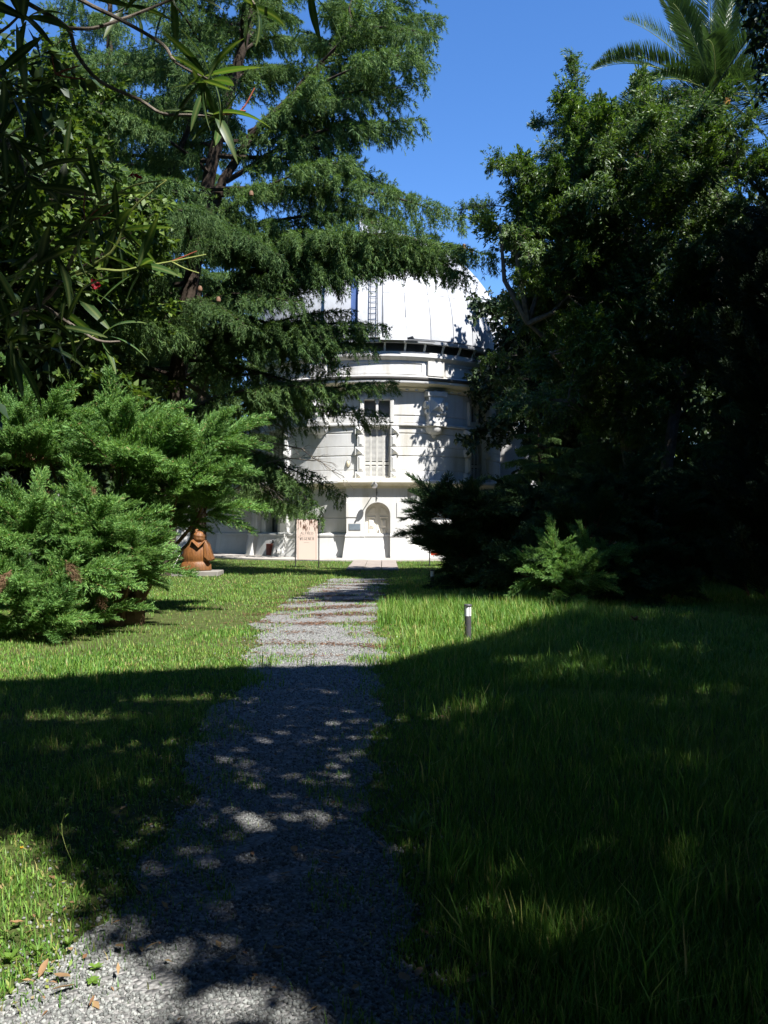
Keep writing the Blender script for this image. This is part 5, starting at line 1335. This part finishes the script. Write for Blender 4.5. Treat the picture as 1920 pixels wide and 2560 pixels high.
pet = MB(); pet.add([(0, 0, 0), (.008, .007, .004), (.018, .008, .002), (.021, 0, 0), (.018, -.008, .002), (.008, -.007, .004)], [(0, 1, 2, 3), (0, 3, 4, 5)])
pme = pet.mesh('petal', M['petal'])
for x, y, Y in [(405, 1228, 1.9), (420, 1240, 1.9), (570, 760, 1.9), (592, 768, 1.9)]:
    c = MB(); c.tube([(0, 0, -.012), (0, 0, .002)], [.002, .004], 6); f = c.build('blossom', M['red_stem'], ole); f.location = opt(x, y, Y); f.rotation_euler = (q.uniform(.6, 1.6), q.uniform(-.5, .5), q.uniform(-1, 1)); f.scale = (.6, .6, .6)
    for k in range(5): link('petal', pme, f, Matrix.Rotation(2 * PI * k / 5, 4, 'Z') @ Matrix.Rotation(-.3, 4, 'Y'))

# ---------------------------------------------------------------- grass
rng = np.random.default_rng(31)
def patch(x, y, s, ph):
    return np.sin(x * s + ph + 1.7 * np.sin(y * s * .8 + ph)) * np.sin(y * s * 1.13 + ph * 1.3 + 1.4 * np.sin(x * s * .9))
def sample(n, y0, y1, pw, lim=1.15):
    u = rng.uniform(size=n)
    if pw == 1: Y = y0 * (y1 / y0) ** u
    else: a = 1 - pw; Y = (y0 ** a + u * (y1 ** a - y0 ** a)) ** (1 / a)
    X = rng.uniform(-1, 1, n) * (.47 * Y * lim + 1.5)
    return X, Y
def pathdist(X, Y):
    l, r = path_edges(Y); l = l + wob(Y, .3); r = r + wob(Y, 2.1)
    return np.where(Y < 24.5, np.maximum(l - X, X - r), 1.0)
def allowed(X, Y):
    d = pathdist(X, Y)
    ok = d > 0
    ok |= (d > -.5) & (rng.uniform(size=len(X)) < np.exp(d * 5.5) * .5)
    ok |= (d > -.9) & (X < -.55) & (Y > 9.3) & (patch(X, Y, 2.9, .7) > .12 + .5 * np.clip(-d, 0, 1)) & (rng.uniform(size=len(X)) < .7)
    ok |= (d > -.45) & (X > -.6) & (Y > 8.8) & (patch(X, Y, 3.3, 2.7) > .1) & (rng.uniform(size=len(X)) < .6)
    ok |= (d > -.42) & (Y < 9.5) & (patch(X, Y, 2.2, 4.4) + .35 * patch(X, Y, 7.7, 1.1) > .25 - 1.0 * d) & (rng.uniform(size=len(X)) < .75)
    ok |= (rng.uniform(size=len(X)) < .03) & (patch(X, Y, 2.3, 1.) > .45)
    ok &= ~((X > -1.36) & (X < .55) & (Y > 28.8) & (Y < 36.5) & (rng.uniform(size=len(X)) > .015))
    ok &= (np.hypot(X - CX, Y - CY) > 9.95)
    return ok
def thin(X, Y):
    """bare earth shows through near the left of the path and under the junipers"""
    k = np.ones(len(X))
    k *= np.where((X < 0) & (Y < 6.0), np.clip(.75 + .6 * patch(X, Y, 3.1, .4), .2, 1), 1)
    k *= np.where((np.hypot((X + 4.2) / 2.6, (Y - 14) / 1.5) < 1), .25, 1)
    k *= np.where((X < -1.2) & (X > -4.5) & (Y > 10.5) & (Y < 21), np.clip(.75 + .6 * patch(X, Y, 1.3, 2.), .25, 1), 1)
    return rng.uniform(size=len(X)) < k
BLv = lambda: (np.array([[-.5, 0, 0], [.5, 0, 0], [-.42, .10, .5], [.42, .10, .5], [0, .42, .92]], float), np.array([[0, 1, 3], [0, 3, 2], [2, 3, 4]]))
TRv = (np.array([[-.5, 0, 0], [.5, 0, 0], [0, .45, .95]], float), np.array([[0, 1, 2]]))
def blades(X, Y, H, W, tmpl, lean=1.0):
    n = len(X); a = rng.uniform(0, 2 * PI, n)
    Rm = np.zeros((n, 3, 3)); Rm[:, 0, 0] = np.cos(a); Rm[:, 1, 0] = np.sin(a); Rm[:, 0, 1] = -np.sin(a); Rm[:, 1, 1] = np.cos(a); Rm[:, 2, 2] = 1
    ln = rng.uniform(.2, 1.7, n) * lean
    return scatter(tmpl[0], tmpl[1], np.stack([X, Y, np.full(n, -.004)], -1), Rm, np.stack([W, H * ln, H / np.sqrt(1 + .2 * ln ** 2)], -1))
parts = []
def height(X, Y):
    right = np.clip((X - .1) / .5, 0, 1); far = np.clip((Y - 20) / 8, 0, 1)
    return (.055 + .045 * np.clip(patch(X, Y, 1.9, .2), 0, 1)) * (1 - right) + right * (1 - far) * (.11 + .08 * np.clip(patch(X, Y, 1.6, 3.), 0, 1)) + right * far * .08
for n, y0, y1, wd, tm in ((165000, 2.3, 8.0, .0048, BLv()), (140000, 8, 16, .0085, BLv()), (165000, 16, 37, .018, TRv)):
    X, Y = sample(n, y0, y1, 1.0 if y0 > 7 else .6); k = allowed(X, Y) & thin(X, Y); X, Y = X[k], Y[k]
    H = height(X, Y) * np.where((X < 0) & (Y < 4.6), .8, 1) * rng.uniform(.5, 1.35, len(X)); W = wd * rng.uniform(.6, 1.4, len(X))
    parts.append(blades(X, Y, H, W, tm))
# long blades standing out of the turf on the right
cl = []
for _ in range(330):
    x = rng.uniform(.15, 5.5); y = 2.6 + 10.5 * rng.uniform() ** 1.2
    if x > .47 * y * 1.2 + .4: continue
    cl.append((x, y))
for x, y in [(.62, 7.3), (1.7, 3.4), (2.0, 3.9), (1.35, 3.5), (.9, 3.3), (.25, 4.4), (.3, 3.7), (1.1, 3.2), (1.75, 4.8), (2.3, 3.0), (-.9, 9.4), (-1.9, 10.2), (-2.3, 9.6), (-1.3, 9.3), (.1, 9.6)] * 2: cl.append((x, y))
for x, y in cl:
    n = rng.integers(4, 15); X = x + rng.normal(0, .06, n); Y = y + rng.normal(0, .06, n)
    parts.append(blades(X, Y, rng.uniform(.14, .34, n), rng.uniform(.005, .011, n), BLv(), 1.1))
# fringe of tall grass against the dark shrubs
n = 9000; X = rng.uniform(-.1, 3.9, n); Y = rng.uniform(13.0, 16.2, n); parts.append(blades(X, Y, rng.uniform(.12, .34, n), np.full(n, .009), BLv(), .9))
V, Fc = join(parts); gr = link('grass', np_mesh('grass', V, Fc, M['grass'])); patchy(M['grass']); tag(gr, 'uneven green grass blades covering the lawn', kind='stuff')

# broad little leaves of clover and plantain in the thin turf
X, Y = sample(34000, 2.4, 9, .9); k = (X < -.6) & (pathdist(X, Y) > -.12) & (patch(X, Y, 4.1, .9) > -.45); X, Y = X[k], Y[k]; n = len(X)
a = rng.uniform(0, 2 * PI, n); d = np.stack([np.cos(a), np.sin(a), rng.uniform(.1, .8, n)], -1)
V, Fc = scatter(LEAF[0], LEAF[1], np.stack([X, Y, rng.uniform(.005, .035, n)], -1), frames(d, rng, (0, 0, 1)), np.stack([rng.uniform(.012, .034, n), rng.uniform(.006, .015, n), np.full(n, .010)], -1))
tag(link('ground_cover', np_mesh('ground_cover', V, Fc, M['weed'])), 'small broad leaved weeds in the thin turf left of the path', kind='stuff')

# gravel stones
def ico():
    bm = bmesh.new(); bmesh.ops.create_icosphere(bm, subdivisions=1, radius=1)
    v = np.array([x.co[:] for x in bm.verts]); f = np.array([[x.index for x in fc.verts] for fc in bm.faces]); bm.free(); return v, f
iv, if_ = ico()
parts = []
for n, y0, y1, s0, s1 in ((46000, 2.35, 5.5, .0038, .0092), (24000, 5.5, 13, .0055, .0105)):
    Y = y0 * (y1 / y0) ** rng.uniform(size=n); X = rng.uniform(-2.6, .9, n); pd = pathdist(X, Y)
    k = (pd < 0) | (rng.uniform(size=n) < .35 * np.exp(-np.maximum(pd, 0) * 6)); k &= (patch(X, Y, 5.0, .3) > -.85); X, Y = X[k], Y[k]; n = len(X)
    s = rng.uniform(s0, s1, n)[:, None] * rng.uniform(.65, 1.25, (n, 3))
    for h in range(6):
        jv = iv * (1 + rng.normal(0, .24, (len(iv), 1))); e = slice(h, None, 6); m_ = len(X[e])
        parts.append(scatter(jv, if_, np.stack([X[e], Y[e], s[e, 2] * .35 + .003], -1), frames(rng.normal(size=(m_, 3)), rng), s[e]))
V, Fc = join(parts); tag(link('gravel', np_mesh('gravel', V, Fc, M['gravel_stone'])), 'loose grey gravel stones spread over the footpath', kind='stuff')

# red brown needle litter lying in drifts on the path
n = 60000; Y = 9.2 * (24 / 9.2) ** rng.uniform(size=n); X = rng.uniform(-2.6, .5, n)
f = np.sin(Y * 5.2 + 1.1 * np.sin(X * 1.7 + Y * .7) + .6) * .5 + .5 + .45 * patch(X, Y, 2.6, 1.9) + .25 * patch(X, Y, 7.1, .4)
pd = pathdist(X, Y)
w_ = np.interp(Y, [9.2, 10.2, 10.8, 11.3, 12.6, 13.2, 18.5, 24], [.05, .10, .9, .12, .55, 1, 1, .7]) * np.clip((f - .5) * 2.0, 0.03, 1) * np.where(pd < 0, 1, np.exp(-pd * 2.5) * .7)
k = rng.uniform(size=n) < w_ * .95
X, Y = X[k], Y[k]; n = len(X); a = rng.uniform(0, 2 * PI, n)
d = np.stack([np.cos(a), np.sin(a), rng.uniform(-.05, .25, n)], -1)
parts = [scatter(TRI1[0], TRI1[1], np.stack([X, Y, rng.uniform(.008, .02, n)], -1), frames(d, rng, (0, 0, 1)), np.stack([rng.uniform(.04, .10, n), rng.uniform(.010, .022, n), np.ones(n)], -1))]
V, Fc = join(parts); tag(link('needle_litter', np_mesh('needle_litter', V, Fc, M['litter'])), 'rust brown cedar needles lying in bands across the path', kind='stuff')

# small dry leaf scraps along the path edges
n = 5200; Y = 2.4 * (16 / 2.4) ** rng.uniform(size=n); X = rng.uniform(-3.2, 2.6, n); pd = pathdist(X, Y)
k = rng.uniform(size=n) < np.where(np.abs(pd) < .35, .42, .12); X, Y = X[k], Y[k]; n = len(X); a = rng.uniform(0, 2 * PI, n)
d = np.stack([np.cos(a), np.sin(a), rng.uniform(-.2, .5, n)], -1)
V, Fc = scatter(LEAF[0], LEAF[1], np.stack([X, Y, rng.uniform(.01, .035, n)], -1), frames(d, rng, (0, 0, 1)), np.stack([rng.uniform(.015, .06, n), rng.uniform(.006, .024, n), rng.uniform(.01, .04, n)], -1))
tag(link('leaf_litter', np_mesh('leaf_litter', V, Fc, M['fallen'])), 'dry brown leaf scraps scattered along the path edges', kind='stuff')

# ---------------------------------------------------------------- single leaves, weeds and flowers
def flat_leaf(L, w, seed):
    q = random.Random(seed); n = 6; V = []; 
    for i in range(n + 1):
        t = i / n; wd = w / 2 * math.sin(PI * t) ** .7; z = .006 + .35 * w * (t - .5) ** 2 + q.uniform(0, .004)
        V += [(L * (t - .5), -wd, z + .3 * wd), (L * (t - .5), 0, z), (L * (t - .5), wd, z + .35 * wd)]
    Fq = []
    for i in range(n): Fq += [(i * 3, i * 3 + 1, i * 3 + 4, i * 3 + 3), (i * 3 + 1, i * 3 + 2, i * 3 + 5, i * 3 + 4)]
    return np_mesh('fallen_leaf', np.array(V), np.array(Fq), M['fallen'], True)
FLM = [flat_leaf(.075, .028, 1), flat_leaf(.06, .04, 2), flat_leaf(.10, .03, 3)]
fl_list = [(680, 2046, 'small red brown leaf in the sun streak on the gravel path'), (735, 2138, 'pale brown curled leaf on the shaded gravel'), (160, 2490, 'orange brown leaf on the sunlit gravel at the lower left'), (155, 2460, 'pale tan leaf at the edge of the sunlit gravel'), (40, 2325, 'tan leaf among the sunlit weeds at the lower left'), (110, 2440, 'dark brown curled leaf under the sunlit weeds'), (300, 2385, 'brown leaf at the edge of the shade on the gravel'), (695, 2390, 'long tan leaf lying on the dark gravel'), (1105, 1800, 'orange leaf lying in the shaded grass'), (1390, 2425, 'round tan leaf in the dark grass on the right'), (1010, 2465, 'orange leaf on the sun flecked gravel near the bottom'), (1190, 2465, 'small orange leaf beside the gravel near the bottom'), (1045, 2450, 'brown leaf half hidden by short grass near the bottom'), (580, 2420, 'red brown leaf on the dim gravel near the bottom'), (950, 2125, 'pale curled leaf on the right edge of the path'), (890, 2490, 'yellow brown leaf on the gravel at the bottom')]
q = random.Random(8)
for i, (px, py, lab) in enumerate(fl_list):
    Y = CAMZ * F / (py - 1312); o = link('fallen_leaf', FLM[i % 3]); o.location = ((px - 960) / F * Y, Y, .022); o.rotation_euler = (q.uniform(-.3, .3), q.uniform(-.3, .3), q.uniform(0, 6)); o.scale = (.9, .9, .9)
    tag(o, lab, 'leaf', 'fallen leaves')
def weed(px, py, lab, n, L, w, up):
    Y = CAMZ * F / (py - 1312); t = empty('weed', ((px - 960) / F * Y, Y, 0), lab, 'weed', 'single weeds at the path edge'); me = None
    V = np.array([[0, 0, 0], [.35 * L, -w * .4, .1 * L], [.4 * L, 0, .08 * L], [.35 * L, w * .4, .1 * L], [.75 * L, -w * .5, .08 * L], [.78 * L, 0, .06 * L], [.75 * L, w * .5, .08 * L], [L, 0, -.02 * L]])
    me = np_mesh('leaf', V, np.array([[0, 1, 2], [0, 2, 3], [1, 4, 5], [1, 5, 2], [2, 5, 6], [2, 6, 3], [4, 7, 5], [5, 7, 6]]), M['weed'], True)
    for k in range(n):
        a = 2 * PI * k / n + q.uniform(-.3, .3); link('leaf', me, t, orient((0, 0, .012), (math.cos(a), math.sin(a), up * q.uniform(.5, 1.4)), q.uniform(.7, 1.1)))
weed(232, 2462, 'bright yellow green rosette weed on the sunlit gravel', 11, .03, .014, .25)
weed(240, 2430, 'green leafy weed just behind the yellow green rosette', 9, .032, .014, .6)
weed(170, 2370, 'upright pale green weed at the gravel edge', 6, .045, .018, 1.2)
weed(95, 2400, 'tall leafy weed in the sunlit turf at the lower left', 9, .06, .012, 1.4)
weed(25, 2410, 'broad leaved weed at the left edge', 7, .045, .02, .7)
weed(1035, 2100, 'grassy rosette in the shade at the right edge of the path', 14, .16, .014, .7)
def flower(px, py, h, lab, col, r, name, petals):
    Y = CAMZ * F / (py - 1312); t = empty(name, ((px - 960) / F * Y, Y, 0), lab, 'flower')
    m = MB(); m.tube([(0, 0, 0), (.01, 0, h * .5), (0, 0, h)], .002 + h * .004, 5); m.build('stem', M['green_stem'], t)
    mt = leaf_mat('petal_' + name, [(0, col), (1, tuple(c * 1.3 for c in col))], .15, .7)
    pm = MB(); pm.add([(0, 0, 0), (r * .6, -r * .2, r * .1), (r, 0, 0), (r * .6, r * .2, r * .1)], [(0, 1, 2), (0, 2, 3)]); me = pm.mesh('petal', mt)
    for k in range(petals): link('petal', me, t, Matrix.Translation((0, 0, h)) @ Matrix.Rotation(k * 2.4, 4, 'Z') @ Matrix.Rotation(-q.uniform(-.1, .9), 4, 'Y'))
flower(54, 2175, .10, 'small yellow flower standing over the shaded turf at the left', (.6, .38, .02), .013, 'yellow_flower', 12)
flower(1586, 1590, .23, 'dead brown flower head on a stalk in the dark grass on the right', (.16, .075, .045), .085, 'dried_flower', 26)
# tall seeding stalks
def stalk(px, py, h, lab, n=7):
    Y = CAMZ * F / (py - 1312); t = empty('seed_stalk', ((px - 960) / F * Y, Y, 0), lab, 'weed')
    m = MB(); pts = [(.03 * math.sin(i), .02 * math.cos(i * 1.3), h * i / 6) for i in range(7)]; m.tube(pts, list(np.linspace(.0016, .0008, 7)), 5); m.build('stem', M['green_stem'], t)
    lm = MB(); lm.add([(0, 0, 0), (.012, -.002, .006), (.028, 0, .004), (.012, .002, .006)], [(0, 1, 2), (0, 2, 3)]); me = lm.mesh('leaf', M['weed'])
    for k in range(n): link('leaf', me, t, Matrix.Translation((pts[min(6, k)][0], pts[min(6, k)][1], h * (k + .5) / n)) @ Matrix.Rotation(k * 2.2, 4, 'Z') @ Matrix.Rotation(-.6, 4, 'Y'))
stalk(166, 2200, .30, 'thin upright seeding stalk in the shade left of the path')
stalk(1160, 1600, .50, 'tall dry grass stalk rising behind the near bollard light')
stalk(960, 1545, .25, 'grass stalk with seed head at the right edge of the path', 5)
stalk(930, 1980, .16, 'short seeding stalk on the right edge of the shaded path', 5)

print('tris', sum(len(m.polygons) for m in bpy.data.meshes))
